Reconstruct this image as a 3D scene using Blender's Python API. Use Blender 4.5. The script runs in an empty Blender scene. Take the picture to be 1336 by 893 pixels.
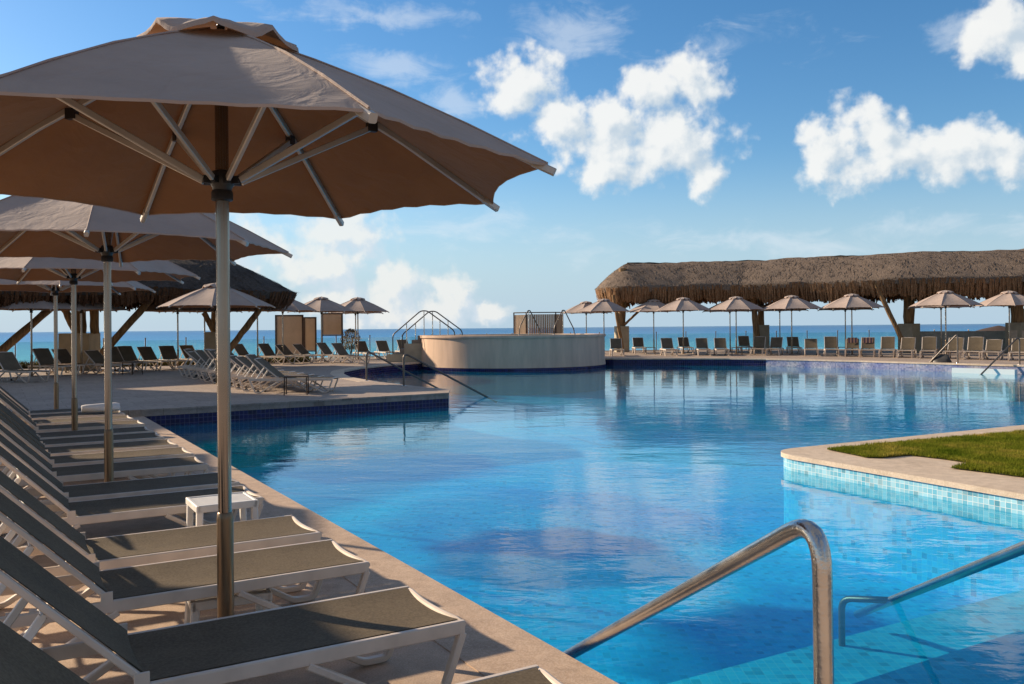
import bpy, math, random
from mathutils import Vector, Matrix
from mathutils.geometry import tessellate_polygon
random.seed(7)
C = bpy.context.scene.collection
R = math.radians
F = 1141.0; H = 1.56; ROLL = R(0.5)
D2 = Vector((0.86, 0.51, 0)).normalized()      # across the pool-edge row, towards the pool
D1 = Vector((-0.51, 0.86, 0)).normalized()     # along the pool edge, away from the viewer
AZ2 = math.atan2(D2.y, D2.x)

def at(px, py, z=0.0):
    dx, dy = px-668, py-428
    x = dx*math.cos(ROLL) - dy*math.sin(ROLL); y = dx*math.sin(ROLL) + dy*math.cos(ROLL)
    Y = F*(H-z)/y
    return Vector((x/F*Y, Y, z))
def pv(px, py, Y):
    dx, dy = px-668, py-428
    x = dx*math.cos(ROLL) - dy*math.sin(ROLL); y = dx*math.sin(ROLL) + dy*math.cos(ROLL)
    return Vector((x/F*Y, Y, H - y/F*Y))
def uw(u, w, z=0.0):
    p = D2*u + D1*w; p.z = z; return p

# ------------------------------------------------------------------ materials
def nt(name):
    m = bpy.data.materials.new(name); m.use_nodes = True
    t = m.node_tree; t.nodes.clear()
    out = t.nodes.new('ShaderNodeOutputMaterial')
    return m, t, out
def N(t, typ, ins=None, **kw):
    n = t.nodes.new(typ)
    for k, v in kw.items(): setattr(n, k, v)
    if ins:
        for k, v in ins.items():
            if isinstance(v, bpy.types.NodeSocket): t.links.new(v, n.inputs[k])
            else: n.inputs[k].default_value = v
    return n
def c4(c): return (c[0], c[1], c[2], 1.0)
def coords(t, kind='Object', scale=(1, 1, 1)):
    tc = N(t, 'ShaderNodeTexCoord')
    mp = N(t, 'ShaderNodeMapping', {'Vector': tc.outputs[kind], 'Scale': scale})
    return mp.outputs['Vector']
def noise(t, vec, scale, detail=4, rough=.55, dist=0.0):
    return N(t, 'ShaderNodeTexNoise', {'Vector': vec, 'Scale': scale, 'Detail': detail, 'Roughness': rough, 'Distortion': dist})
def ramp(t, fac, stops):
    r = N(t, 'ShaderNodeValToRGB', {'Fac': fac}); e = r.color_ramp.elements
    while len(e) < len(stops): e.new(.5)
    for el, (p, c) in zip(e, stops): el.position = p; el.color = c4(c)
    return r.outputs['Color']
def mixc(t, fac, a, b, blend='MIX'):
    n = N(t, 'ShaderNodeMix', data_type='RGBA', blend_type=blend)
    for i, v in ((0, fac), (6, a), (7, b)):
        if isinstance(v, bpy.types.NodeSocket): t.links.new(v, n.inputs[i])
        else: n.inputs[i].default_value = v if i == 0 else c4(v)
    return n.outputs[2]
def simple(name, col, rough=.5, metal=0.0, var=.12, vscale=6, bump=0.0, bscale=60, stretch=(1, 1, 1), spec=.5, kind='Object', coat=0):
    m, t, out = nt(name); v = coords(t, kind, stretch)
    n = noise(t, v, vscale, 5)
    a = tuple(max(0, x*(1-var*1.6)) for x in col); b = tuple(min(1, x*(1+var*1.6)) for x in col)
    cr = ramp(t, n.outputs['Fac'], [(.28, a), (.72, b)])
    p = N(t, 'ShaderNodeBsdfPrincipled', {'Base Color': cr, 'Roughness': rough, 'Metallic': metal, 'Specular IOR Level': spec, 'Coat Weight': coat})
    rr = N(t, 'ShaderNodeMapRange', {'Value': n.outputs['Fac'], 'To Min': max(.02, rough*.8), 'To Max': min(1, rough*1.25)})
    t.links.new(rr.outputs[0], p.inputs['Roughness'])
    if bump:
        nb = noise(t, v, bscale, 3)
        bp = N(t, 'ShaderNodeBump', {'Height': nb.outputs['Fac'], 'Strength': bump, 'Distance': .01})
        t.links.new(bp.outputs['Normal'], p.inputs['Normal'])
    t.links.new(p.outputs[0], out.inputs[0])
    return m

def mat_deck(name, c1, c2, spk, slab=None):
    m, t, out = nt(name); v = coords(t)
    big = noise(t, v, .7, 6, .6); fine = noise(t, v, 120, 2); mid = noise(t, v, 9, 5, .65)
    col = ramp(t, big.outputs['Fac'], [(.3, c1), (.7, c2)])
    col = mixc(t, .35, col, ramp(t, mid.outputs['Fac'], [(.35, tuple(x*.72 for x in c1)), (.65, tuple(min(1, x*1.18) for x in c2))]))
    sp = ramp(t, fine.outputs['Fac'], [(.42, (.0, .0, .0)), (.62, (1, 1, 1))])
    col = mixc(t, spk, col, sp, 'SOFT_LIGHT')
    if slab:
        br = N(t, 'ShaderNodeTexBrick', {'Vector': N(t, 'ShaderNodeMapping', {'Vector': v, 'Rotation': (0, 0, -AZ2)}).outputs[0], 'Color1': (.88, .88, .88, 1), 'Color2': (1.06, 1.05, 1.04, 1), 'Mortar': (.5, .48, .46, 1), 'Scale': 1.0, 'Mortar Size': .006, 'Brick Width': slab, 'Row Height': slab}, offset=.5)
        col = mixc(t, .8, col, br.outputs['Color'], 'MULTIPLY')
    stn = noise(t, v, 2.3, 7, .7, .5)
    col = mixc(t, .8, col, ramp(t, stn.outputs['Fac'], [(.30, (.70, .68, .66)), (.46, (1, 1, 1)), (.75, (1.05, 1.04, 1.03))]), 'MULTIPLY')
    p = N(t, 'ShaderNodeBsdfPrincipled', {'Base Color': col, 'Roughness': .72, 'Specular IOR Level': .35})
    bp = N(t, 'ShaderNodeBump', {'Height': fine.outputs['Fac'], 'Strength': .35, 'Distance': .004})
    t.links.new(bp.outputs[0], p.inputs['Normal']); t.links.new(p.outputs[0], out.inputs[0])
    return m

def mat_tile(name, ca, cb, grout, size=.055, kind='UV', rough=.12, patch=None, spec=.5, bump=True):
    m, t, out = nt(name); v = coords(t, kind)
    br = N(t, 'ShaderNodeTexBrick', {'Vector': v, 'Color1': c4(ca), 'Color2': c4(cb), 'Mortar': c4(grout), 'Scale': 1.0,
        'Mortar Size': size*.05, 'Mortar Smooth': .1, 'Brick Width': size, 'Row Height': size}, offset=0.0, squash=1.0)
    col = br.outputs['Color']
    # a random tone for every single tile
    dv = N(t, 'ShaderNodeVectorMath', {0: v, 1: (size, size, size)}, operation='DIVIDE')
    fl = N(t, 'ShaderNodeVectorMath', {0: dv.outputs[0]}, operation='FLOOR')
    wn = N(t, 'ShaderNodeTexWhiteNoise', {'Vector': fl.outputs[0]}, noise_dimensions='2D')
    dark = ramp(t, wn.outputs['Value'], [(0.0, (.66, .66, .66)), (.05, (.74, .74, .74)), (.12, (.95, .95, .95)), (1, (1.1, 1.1, 1.1))])
    col = mixc(t, 1.0, col, dark, 'MULTIPLY')
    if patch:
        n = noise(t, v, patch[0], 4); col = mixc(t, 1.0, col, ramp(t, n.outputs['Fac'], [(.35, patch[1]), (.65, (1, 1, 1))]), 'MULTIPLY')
    p = N(t, 'ShaderNodeBsdfPrincipled', {'Base Color': col, 'Roughness': rough, 'Specular IOR Level': spec})
    if bump:
        bp = N(t, 'ShaderNodeBump', {'Height': br.outputs['Fac'], 'Strength': .5, 'Distance': .002}, invert=True)
        t.links.new(bp.outputs[0], p.inputs['Normal'])
    t.links.new(p.outputs[0], out.inputs[0])
    return m

def mat_fabric(name, col, trans, amount=.4):
    m, t, out = nt(name); v = coords(t)
    n = noise(t, v, 2.2, 6, .6); w = noise(t, v, 260, 1)
    cr = ramp(t, n.outputs['Fac'], [(.3, tuple(x*.86 for x in col)), (.7, tuple(x*1.1 for x in col))])
    fn = noise(t, coords(t, 'Object', (1, 1, .35)), 7, 3, .5, .8)
    hmix = N(t, 'ShaderNodeMath', {0: fn.outputs['Fac'], 1: w.outputs['Fac']}, operation='ADD')
    bp = N(t, 'ShaderNodeBump', {'Height': fn.outputs['Fac'], 'Strength': .34, 'Distance': .03})
    bp2 = N(t, 'ShaderNodeBump', {'Height': w.outputs['Fac'], 'Strength': .25, 'Distance': .002, 'Normal': bp.outputs[0]})
    d = N(t, 'ShaderNodeBsdfPrincipled', {'Base Color': cr, 'Roughness': .85, 'Specular IOR Level': .15, 'Sheen Weight': .15, 'Normal': bp2.outputs[0]})
    tr = N(t, 'ShaderNodeBsdfTranslucent', {'Color': c4(trans)})
    mx = N(t, 'ShaderNodeMixShader', {0: amount, 1: d.outputs[0], 2: tr.outputs[0]})
    t.links.new(mx.outputs[0], out.inputs[0])
    return m

def mat_sling(name, col):
    m, t, out = nt(name); v = coords(t)
    w1 = N(t, 'ShaderNodeTexWave', {'Vector': v, 'Scale': 130, 'Distortion': 1.5, 'Detail': 1}, bands_direction='X')
    w2 = N(t, 'ShaderNodeTexWave', {'Vector': v, 'Scale': 130, 'Distortion': 1.5, 'Detail': 1}, bands_direction='Y')
    s = N(t, 'ShaderNodeMath', {0: w1.outputs['Fac'], 1: w2.outputs['Fac']}, operation='MULTIPLY')
    n = noise(t, v, 90, 2)
    n2 = noise(t, v, 4, 5, .6)
    a = mixc(t, s.outputs[0], tuple(x*.55 for x in col), tuple(x*1.35 for x in col))
    a = mixc(t, .5, a, ramp(t, n.outputs['Fac'], [(.35, tuple(x*.5 for x in col)), (.65, tuple(x*1.5 for x in col))]))
    a = mixc(t, .3, a, ramp(t, n2.outputs['Fac'], [(.35, tuple(x*.7 for x in col)), (.65, tuple(x*1.3 for x in col))]))
    p = N(t, 'ShaderNodeBsdfPrincipled', {'Base Color': a, 'Roughness': .75, 'Specular IOR Level': .12, 'Sheen Weight': .02, 'Sheen Roughness': .4, 'Sheen Tint': (1, .85, .62, 1)})
    bp = N(t, 'ShaderNodeBump', {'Height': s.outputs[0], 'Strength': .3, 'Distance': .002})
    t.links.new(bp.outputs[0], p.inputs['Normal']); t.links.new(p.outputs[0], out.inputs[0])
    return m

def mat_thatch(name, cols, streak=(1, 1, .12)):
    m, t, out = nt(name); tc = N(t, 'ShaderNodeTexCoord')
    v = N(t, 'ShaderNodeMapping', {'Vector': tc.outputs['Object'], 'Scale': streak}).outputs[0]
    n1 = noise(t, v, 14, 6, .7, .6); n2 = noise(t, tc.outputs['Object'], .9, 5, .6); n3 = noise(t, tc.outputs['Object'], 22, 4, .75)
    col = ramp(t, n1.outputs['Fac'], [(.25, cols[0]), (.5, cols[1]), (.75, cols[2])])
    col = mixc(t, .7, col, ramp(t, n2.outputs['Fac'], [(.3, (.72, .72, .74)), (.7, (1.2, 1.15, 1.1))]), 'MULTIPLY')
    col = mixc(t, .55, col, ramp(t, n3.outputs['Fac'], [(.3, (.5, .5, .5)), (.7, (1.35, 1.32, 1.3))]), 'MULTIPLY')
    p = N(t, 'ShaderNodeBsdfPrincipled', {'Base Color': col, 'Roughness': .9, 'Specular IOR Level': .15})
    s = N(t, 'ShaderNodeMath', {0: n1.outputs['Fac'], 1: n3.outputs['Fac']}, operation='ADD')
    bp = N(t, 'ShaderNodeBump', {'Height': s.outputs[0], 'Strength': .8, 'Distance': .06})
    t.links.new(bp.outputs[0], p.inputs['Normal']); t.links.new(p.outputs[0], out.inputs[0])
    return m

def mat_water(name, bump1, bump2, tint):
    m, t, out = nt(name); tc = N(t, 'ShaderNodeTexCoord')
    v1 = N(t, 'ShaderNodeMapping', {'Vector': tc.outputs['Object'], 'Rotation': (0, 0, R(20)), 'Scale': (1, 1.9, 1)}).outputs[0]
    n1 = noise(t, v1, 2.6, 3, .5, .7); n2 = noise(t, v1, .55, 2, .5, .4); n3 = noise(t, v1, 11, 2, .5, .5)
    # calm and ruffled patches
    g = noise(t, tc.outputs['Object'], .16, 2)
    gm = N(t, 'ShaderNodeMapRange', {'Value': g.outputs['Fac'], 'From Min': .38, 'From Max': .62, 'To Min': .35, 'To Max': 1.0})
    a = N(t, 'ShaderNodeMath', {0: n1.outputs['Fac'], 1: gm.outputs[0]}, operation='MULTIPLY')
    b = N(t, 'ShaderNodeMath', {0: n2.outputs['Fac'], 1: 2.0}, operation='MULTIPLY')
    s = N(t, 'ShaderNodeMath', {0: a.outputs[0], 1: b.outputs[0]}, operation='ADD')
    c = N(t, 'ShaderNodeMath', {0: n3.outputs['Fac'], 1: .10}, operation='MULTIPLY')
    s2 = N(t, 'ShaderNodeMath', {0: s.outputs[0], 1: c.outputs[0]}, operation='ADD')
    bp = N(t, 'ShaderNodeBump', {'Height': s2.outputs[0], 'Strength': bump1, 'Distance': bump2})
    # reflectance of the water sheet from the angle to its normal, the same from above and below
    ge = N(t, 'ShaderNodeNewGeometry')
    dt = N(t, 'ShaderNodeVectorMath', {0: ge.outputs['Incoming'], 1: bp.outputs[0]}, operation='DOT_PRODUCT')
    ab_ = N(t, 'ShaderNodeMath', {0: dt.outputs['Value']}, operation='ABSOLUTE')
    om = N(t, 'ShaderNodeMath', {0: 1.0, 1: ab_.outputs[0]}, operation='SUBTRACT', use_clamp=True)
    p5 = N(t, 'ShaderNodeMath', {0: om.outputs[0], 1: 5.8}, operation='POWER')
    fr = N(t, 'ShaderNodeMath', {0: p5.outputs[0], 1: .98, 2: .02}, operation='MULTIPLY_ADD')
    gl = N(t, 'ShaderNodeBsdfGlossy', {'Color': (1, 1, 1, 1), 'Roughness': 0.015, 'Normal': bp.outputs[0]})
    tr = N(t, 'ShaderNodeBsdfTransparent', {'Color': c4(tint)})
    df_ = N(t, 'ShaderNodeBsdfTranslucent', {'Color': (.0, .55, .88, 1)}); db_ = N(t, 'ShaderNodeBsdfDiffuse', {'Color': (.0, .55, .88, 1)})
    md = N(t, 'ShaderNodeMixShader', {0: .75, 1: df_.outputs[0], 2: db_.outputs[0]})
    body = N(t, 'ShaderNodeMixShader', {0: .27, 1: tr.outputs[0], 2: md.outputs[0]})
    mx = N(t, 'ShaderNodeMixShader', {0: fr.outputs[0], 1: body.outputs[0], 2: gl.outputs[0]})
    t.links.new(mx.outputs[0], out.inputs[0])
    return m

def mat_sea():
    m, t, out = nt('sea_water'); tc = N(t, 'ShaderNodeTexCoord')
    sp = N(t, 'ShaderNodeSeparateXYZ', {0: tc.outputs['Object']})
    n = noise(t, N(t, 'ShaderNodeMapping', {'Vector': tc.outputs['Object'], 'Scale': (.25, 1, 1)}).outputs[0], .006, 5, .6)
    off = N(t, 'ShaderNodeMath', {0: n.outputs['Fac'], 1: 520.0}, operation='MULTIPLY')
    d = N(t, 'ShaderNodeMath', {0: sp.outputs['Y'], 1: off.outputs[0]}, operation='ADD')
    lg = N(t, 'ShaderNodeMath', {0: d.outputs[0], 1: 10.0}, operation='LOGARITHM')
    fac = N(t, 'ShaderNodeMapRange', {'Value': lg.outputs[0], 'From Min': 2.3, 'From Max': 3.9})
    col = ramp(t, fac.outputs[0], [(0, (.20, .60, .72)), (.26, (.12, .50, .68)), (.42, (.05, .29, .58)), (.7, (.035, .19, .46)), (1, (.07, .22, .42))])
    w = noise(t, N(t, 'ShaderNodeMapping', {'Vector': tc.outputs['Object'], 'Scale': (.5, 1.4, 1)}).outputs[0], .28, 6, .7)
    col = mixc(t, .5, col, ramp(t, w.outputs['Fac'], [(.35, (.6, .6, .65)), (.62, (1.3, 1.3, 1.25))]), 'MULTIPLY')
    bp = N(t, 'ShaderNodeBump', {'Height': w.outputs['Fac'], 'Strength': .9, 'Distance': .9})
    p = N(t, 'ShaderNodeBsdfPrincipled', {'Base Color': col, 'Roughness': .35, 'Specular IOR Level': .35, 'Normal': bp.outputs[0]})
    t.links.new(p.outputs[0], out.inputs[0])
    return m

def mat_glass():
    m, t, out = nt('railing_glass'); lw = N(t, 'ShaderNodeFresnel', {'IOR': 1.45})
    tr = N(t, 'ShaderNodeBsdfTransparent', {'Color': (.86, .95, .93, 1)}); gl = N(t, 'ShaderNodeBsdfGlossy', {'Roughness': .02})
    mx = N(t, 'ShaderNodeMixShader', {0: lw.outputs[0], 1: tr.outputs[0], 2: gl.outputs[0]}); t.links.new(mx.outputs[0], out.inputs[0])
    return m

def mat_grass():
    m, t, out = nt('grass_blades'); v = coords(t)
    a = noise(t, v, 1.6, 4); b = noise(t, v, 45, 1)
    col = ramp(t, a.outputs['Fac'], [(.3, (.10, .15, .014)), (.5, (.21, .235, .03)), (.7, (.42, .34, .08))])
    col = mixc(t, .6, col, ramp(t, b.outputs['Fac'], [(.3, (.4, .5, .4)), (.7, (1.6, 1.45, 1.2))]), 'MULTIPLY')
    d = N(t, 'ShaderNodeBsdfDiffuse', {'Color': col}); tr = N(t, 'ShaderNodeBsdfTranslucent', {'Color': col})
    mx = N(t, 'ShaderNodeMixShader', {0: .35, 1: d.outputs[0], 2: tr.outputs[0]}); t.links.new(mx.outputs[0], out.inputs[0])
    return m

M = {}
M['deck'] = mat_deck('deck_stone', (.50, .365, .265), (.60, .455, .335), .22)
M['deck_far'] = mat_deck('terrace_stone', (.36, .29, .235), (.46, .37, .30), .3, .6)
M['coping'] = mat_deck('coping_stone', (.58, .46, .34), (.68, .56, .43), .3)
M['fascia'] = mat_deck('fascia_stone', (.20, .16, .13), (.30, .25, .20), .3)
M['navy'] = mat_tile('navy_tile', (.004, .004, .045), (.010, .012, .10), (.12, .12, .19), size=.085, spec=.25, rough=.2)
M['pale'] = mat_tile('lavender_tile', (.26, .30, .42), (.55, .52, .56), (.5, .5, .52), patch=(1.3, (.35, .42, .75)))
M['aqua'] = mat_tile('turquoise_tile', (.14, .44, .58), (.38, .66, .76), (.68, .76, .76))
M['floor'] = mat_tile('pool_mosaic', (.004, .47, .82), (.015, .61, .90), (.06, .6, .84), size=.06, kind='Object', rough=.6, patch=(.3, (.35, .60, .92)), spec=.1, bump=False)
M['step'] = mat_tile('step_mosaic', (.015, .50, .72), (.05, .62, .80), (.15, .64, .76), size=.06, kind='Object', rough=.6, patch=(.8, (.7, .8, .9)), spec=.1, bump=False)
M['deepwall'] = mat_tile('deep_blue_mosaic', (.012, .42, .80), (.03, .55, .88), (.08, .55, .8), size=.06, rough=.6, spec=.1, bump=False)
M['water'] = mat_water('pool_water', .5, .0085, (.58, .96, 1))
M['sea'] = mat_sea()
M['sand'] = simple('beach_sand', (.55, .48, .36), .9, var=.1, vscale=.2)
M['glass'] = mat_glass()
M['grass'] = mat_grass()
M['soil'] = simple('lawn_soil', (.07, .065, .025), .95, var=.3, vscale=12, bump=.4)
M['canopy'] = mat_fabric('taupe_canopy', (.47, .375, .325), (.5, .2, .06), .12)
M['shaded_underside'] = mat_fabric('canopy_shade_brown', (.28, .15, .07), (.5, .15, .03), .12)
M['sling'] = mat_sling('taupe_sling', (.160, .127, .086))
M['white'] = simple('white_aluminium', (.70, .60, .505), .38, var=.06, vscale=9)
M['plastic'] = simple('white_plastic', (.78, .76, .72), .45, var=.05, vscale=8)
M['alu'] = simple('brushed_aluminium', (.29, .25, .215), .20, metal=1.0, var=.06, vscale=5)
M['ribalu'] = simple('rib_aluminium', (.50, .48, .45), .42, metal=.45, var=.05, vscale=5)
M['sleeve'] = simple('bronze_sleeve', (.23, .16, .10), .33, metal=.85, var=.15, stretch=(1, 1, .1), vscale=30)
M['steel'] = simple('stainless_rail', (.62, .59, .55), .22, metal=1.0, var=.12, vscale=5, bump=.15, bscale=90)
M['darkrail'] = simple('dark_rail_metal', (.16, .14, .125), .45, metal=.9, var=.1)  # darker, rougher metal for the far rails and the underwater support
M['black'] = simple('black_plastic', (.02, .02, .022), .45, var=.2)
M['darkwood'] = simple('dark_timber', (.075, .045, .028), .7, var=.35, stretch=(1, 1, .15), vscale=16, bump=.5, bscale=30)
M['log'] = simple('log_timber', (.26, .155, .07), .8, var=.4, stretch=(1, 1, .12), vscale=14, bump=.6, bscale=24)
M['plinth'] = simple('plinth_plaster', (.42, .37, .27), .85, var=.1, vscale=3, bump=.2, bscale=50)
M['plaster'] = simple('tub_plaster', (.68, .48, .345), .8, var=.13, vscale=2.2, stretch=(1, 1, .18), bump=.2, bscale=40)
M['thatch'] = mat_thatch('thatch_top', [(.13, .10, .08), (.22, .175, .14), (.33, .27, .22)], (1, 1, .35))
M['fringe'] = mat_thatch('thatch_fringe', [(.12, .062, .032), (.29, .165, .088), (.50, .34, .205)], (1.6, 1.6, .12))
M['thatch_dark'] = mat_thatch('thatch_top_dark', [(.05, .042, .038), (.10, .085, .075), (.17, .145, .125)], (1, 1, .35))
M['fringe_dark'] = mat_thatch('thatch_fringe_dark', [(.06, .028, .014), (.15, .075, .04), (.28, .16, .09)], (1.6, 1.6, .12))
M['screen'] = mat_fabric('beige_mesh_screen', (.66, .53, .40), (.55, .42, .28), .35)
M['slat'] = simple('screen_wood', (.36, .25, .16), .7, var=.3, stretch=(9, 9, .3), vscale=3)
M['towel'] = simple('white_towel', (.78, .77, .76), .95, var=.05, bump=.6, bscale=70)
M['mint'] = simple('mint_wall', (.52, .66, .58), .8, var=.05)
M['greywall'] = simple('grey_parapet', (.58, .57, .52), .85, var=.1)
M['shrub'] = simple('dry_shrub', (.13, .10, .05), .9, var=.4, vscale=9)
M['bed'] = simple('planting_leaf', (.16, .15, .05), .9, var=.6, vscale=3)
M['rock'] = simple('edging_rock', (.30, .24, .18), .9, var=.3, vscale=4, bump=.5, bscale=12)
def mat_stripe():
    m, t, out = nt('striped_towel'); v = coords(t)
    w = N(t, 'ShaderNodeTexWave', {'Vector': v, 'Scale': 2.2, 'Distortion': .4, 'Detail': 1}, bands_direction='Y')
    col = ramp(t, w.outputs['Fac'], [(0, (.02, .02, .03)), (.45, (.03, .03, .05)), (.6, (.35, .05, .03)), (.8, (.02, .05, .12)), (1, (.3, .2, .08))])
    p = N(t, 'ShaderNodeBsdfPrincipled', {'Base Color': col, 'Roughness': .95}); t.links.new(p.outputs[0], out.inputs[0]); return m
M['stripe'] = mat_stripe()

# ------------------------------------------------------------------ mesh builder
class MB:
    def __init__(s): s.v = []; s.f = []; s.uv = []
    def add(s, vs, fs, uvs=None):
        o = len(s.v); s.v += [tuple(p) for p in vs]
        for i, f in enumerate(fs):
            s.f.append([o+k for k in f]); s.uv.append(uvs[i] if uvs else None)
        return s
    def box(s, c, d, M3=None, taper=1.0):
        c = Vector(c); vs = []
        for z in (-1, 1):
            k = taper if z > 0 else 1.0
            for x, y in ((-1, -1), (1, -1), (1, 1), (-1, 1)):
                p = Vector((x*d[0]/2*k, y*d[1]/2*k, z*d[2]/2))
                if M3: p = M3 @ p
                vs.append(c+p)
        return s.add(vs, [(3, 2, 1, 0), (4, 5, 6, 7), (0, 1, 5, 4), (1, 2, 6, 5), (2, 3, 7, 6), (3, 0, 4, 7)])
    def sweep(s, pts, prof, up=Vector((0, 0, 1)), cap=True, radii=None):
        pts = [Vector(p) for p in pts]; n = len(pts); k = len(prof); vs = []
        t0 = (pts[1]-pts[0]).normalized()
        ref = up if abs(t0.dot(up)) < .95 else Vector((1, 0, 0))
        side = t0.cross(ref).normalized()
        for i, p in enumerate(pts):
            if i == 0: t = t0; h = t
            elif i == n-1: t = (pts[-1]-pts[-2]).normalized(); h = t
            else:
                a = (p-pts[i-1]).normalized(); b = (pts[i+1]-p).normalized(); t = (a+b).normalized() if (a+b).length > 1e-6 else a
            side = (side - t*side.dot(t)).normalized(); nn = side.cross(t).normalized()
            sc = 1.0
            if 0 < i < n-1:
                sc = 1/max(.5, math.cos(a.angle(b)/2))
            r = radii[i] if radii else 1.0
            for (x, y) in prof: vs.append(p + side*x*r + nn*y*r*(sc if sc < 1.25 else 1.0))
        fs = []
        for i in range(n-1):
            for j in range(k):
                a = i*k+j; b = i*k+(j+1) % k
                fs.append((a, b, b+k, a+k))
        if cap: fs += [tuple(range(k-1, -1, -1)), tuple((n-1)*k+j for j in range(k))]
        return s.add(vs, fs)
    def tube(s, pts, r, n=10, radii=None):
        return s.sweep(pts, [(r*math.cos(2*math.pi*i/n), r*math.sin(2*math.pi*i/n)) for i in range(n)], radii=radii)
    def bar(s, pts, w, h, up=Vector((0, 0, 1))):
        b = min(w, h)*.18
        pr = [(-w/2+b, -h/2), (w/2-b, -h/2), (w/2, -h/2+b), (w/2, h/2-b), (w/2-b, h/2), (-w/2+b, h/2), (-w/2, h/2-b), (-w/2, -h/2+b)]
        return s.sweep(pts, pr, up)
    def lathe(s, prof, n=32, c=(0, 0, 0), wob=None):
        vs = []; fs = []
        for (r, z) in prof:
            for i in range(n):
                a = 2*math.pi*i/n; vs.append((c[0]+r*math.cos(a), c[1]+r*math.sin(a), c[2]+z))
        for j in range(len(prof)-1):
            for i in range(n):
                a = j*n+i; b = j*n+(i+1) % n; fs.append((a, b, b+n, a+n))
        return s.add(vs, fs)
    def poly(s, pts, z):
        tri = tessellate_polygon([[Vector((p[0], p[1], 0)) for p in pts]])
        fs = []
        for a, b, c in tri:
            A, B, Cc = (Vector(pts[k][:2]) for k in (a, b, c))
            cr = (B.x-A.x)*(Cc.y-A.y)-(B.y-A.y)*(Cc.x-A.x)
            fs.append((a, b, c) if cr > 0 else (a, c, b))
        return s.add([(p[0], p[1], z) for p in pts], fs)
    def prism(s, pts, z0, z1):
        s.poly(pts, z1)
        o = MB(); o.poly(pts, z0); s.add(o.v, [tuple(reversed(f)) for f in o.f])
        n = len(pts)
        for i in range(n):
            a, b = pts[i], pts[(i+1) % n]
            s.add([(a[0], a[1], z0), (b[0], b[1], z0), (b[0], b[1], z1), (a[0], a[1], z1)], [(0, 1, 2, 3)])
        return s
    def wall(s, pts, z0, z1, u0=0.0):
        u = u0
        for a, b in zip(pts[:-1], pts[1:]):
            L = math.hypot(b[0]-a[0], b[1]-a[1])
            s.add([(a[0], a[1], z0), (b[0], b[1], z0), (b[0], b[1], z1), (a[0], a[1], z1)], [(0, 1, 2, 3)],
                  [[(u, z0), (u+L, z0), (u+L, z1), (u, z1)]])
            u += L
        return s
    def build(s, name, mat, parent=None, smooth=False, angle=40):
        me = bpy.data.meshes.new(name); me.from_pydata(s.v, [], s.f)
        if any(s.uv):
            uv = me.uv_layers.new(name='UVMap')
            for p, u in zip(me.polygons, s.uv):
                if u:
                    for li, q in zip(p.loop_indices, u): uv.data[li].uv = q
        me.materials.append(mat); me.validate(); me.update()
        if smooth:
            me.polygons.foreach_set('use_smooth', [True]*len(me.polygons))
            try: me.set_sharp_from_angle(angle=R(angle))
            except Exception: pass
        o = bpy.data.objects.new(name, me); C.objects.link(o)
        if parent: o.parent = parent
        return o

def rounded(pts, r, n=6):
    pts = [Vector(p) for p in pts]; out = [pts[0]]
    for i in range(1, len(pts)-1):
        p = pts[i]; a = (pts[i-1]-p); b = (pts[i+1]-p); q = min(r, a.length*.45, b.length*.45)
        A = p+a.normalized()*q; B = p+b.normalized()*q
        for k in range(n+1):
            t = k/n; out.append(A*(1-t)**2 + p*2*t*(1-t) + B*t*t)
    out.append(pts[-1]); return out

def tag(o, label=None, cat=None, group=None, kind=None):
    if label: o['label'] = label
    if cat: o['category'] = cat
    if group: o['group'] = group
    if kind: o['kind'] = kind
    return o
def empty(name, loc=(0, 0, 0), rz=0.0):
    o = bpy.data.objects.new(name, None); o.empty_display_size = .1; C.objects.link(o)
    o.location = loc; o.rotation_euler = (0, 0, rz); return o
def copy_tree(o, parent=None):
    c = o.copy(); C.objects.link(c); c.parent = parent
    for ch in list(o.children): copy_tree(ch, c)
    return c
ORD = 'first second third fourth fifth sixth seventh eighth ninth tenth eleventh twelfth thirteenth fourteenth fifteenth sixteenth seventeenth eighteenth nineteenth twentieth'.split()

# ------------------------------------------------------------------ the ground, pool and decks
ZW = -.20; ZU = .12; ZF = -1.12
N0 = (1.13, 2.6); C1 = (-6.80, 16.0); C2 = (-1.44, 19.55)
inlet = [(-1.50, 20.6), (-2.35, 21.7), (-3.80, 24.0), (-4.9, 26.3), (-5.5, 28.3), (-5.85, 30.3), (-5.7, 32.6), (-5.1, 34.8), (-4.2, 36.7), (-3.0, 39.5), (-1.0, 41.6), (2.0, 41.4), (4.6, 39.9)]
shoreA = [(7.2, 39.5), (9.6, 38.8), (11.0, 37.9)]
shoreB = [(12.4, 36.6), (13.9, 34.9), (15.3, 32.9), (16.4, 31.5), (17.7, 30.0), (20, 26.5), (22.5, 21), (23.5, 12), (23.5, 2.6)]
pool = [N0, C1, C2] + inlet + shoreA + shoreB
farleft = (C1[0]-D2.x*44, C1[1]-D2.y*44)
sea_edge = [(40, 34), (33, 44), (26, 49.5), (18, 53), (9, 54.2), (0, 53), (-6, 47.5), (-14, 42.5), (-24, 38.5), (-36, 35.5), (-46, 34)]
upper = [C1, C2] + inlet + shoreA + shoreB + [(40, 2.6)] + sea_edge + [farleft]
lower = [N0, C1, farleft, (-46, -14), (40, -14), (40, 2.6), (23.5, 2.6)]

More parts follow.
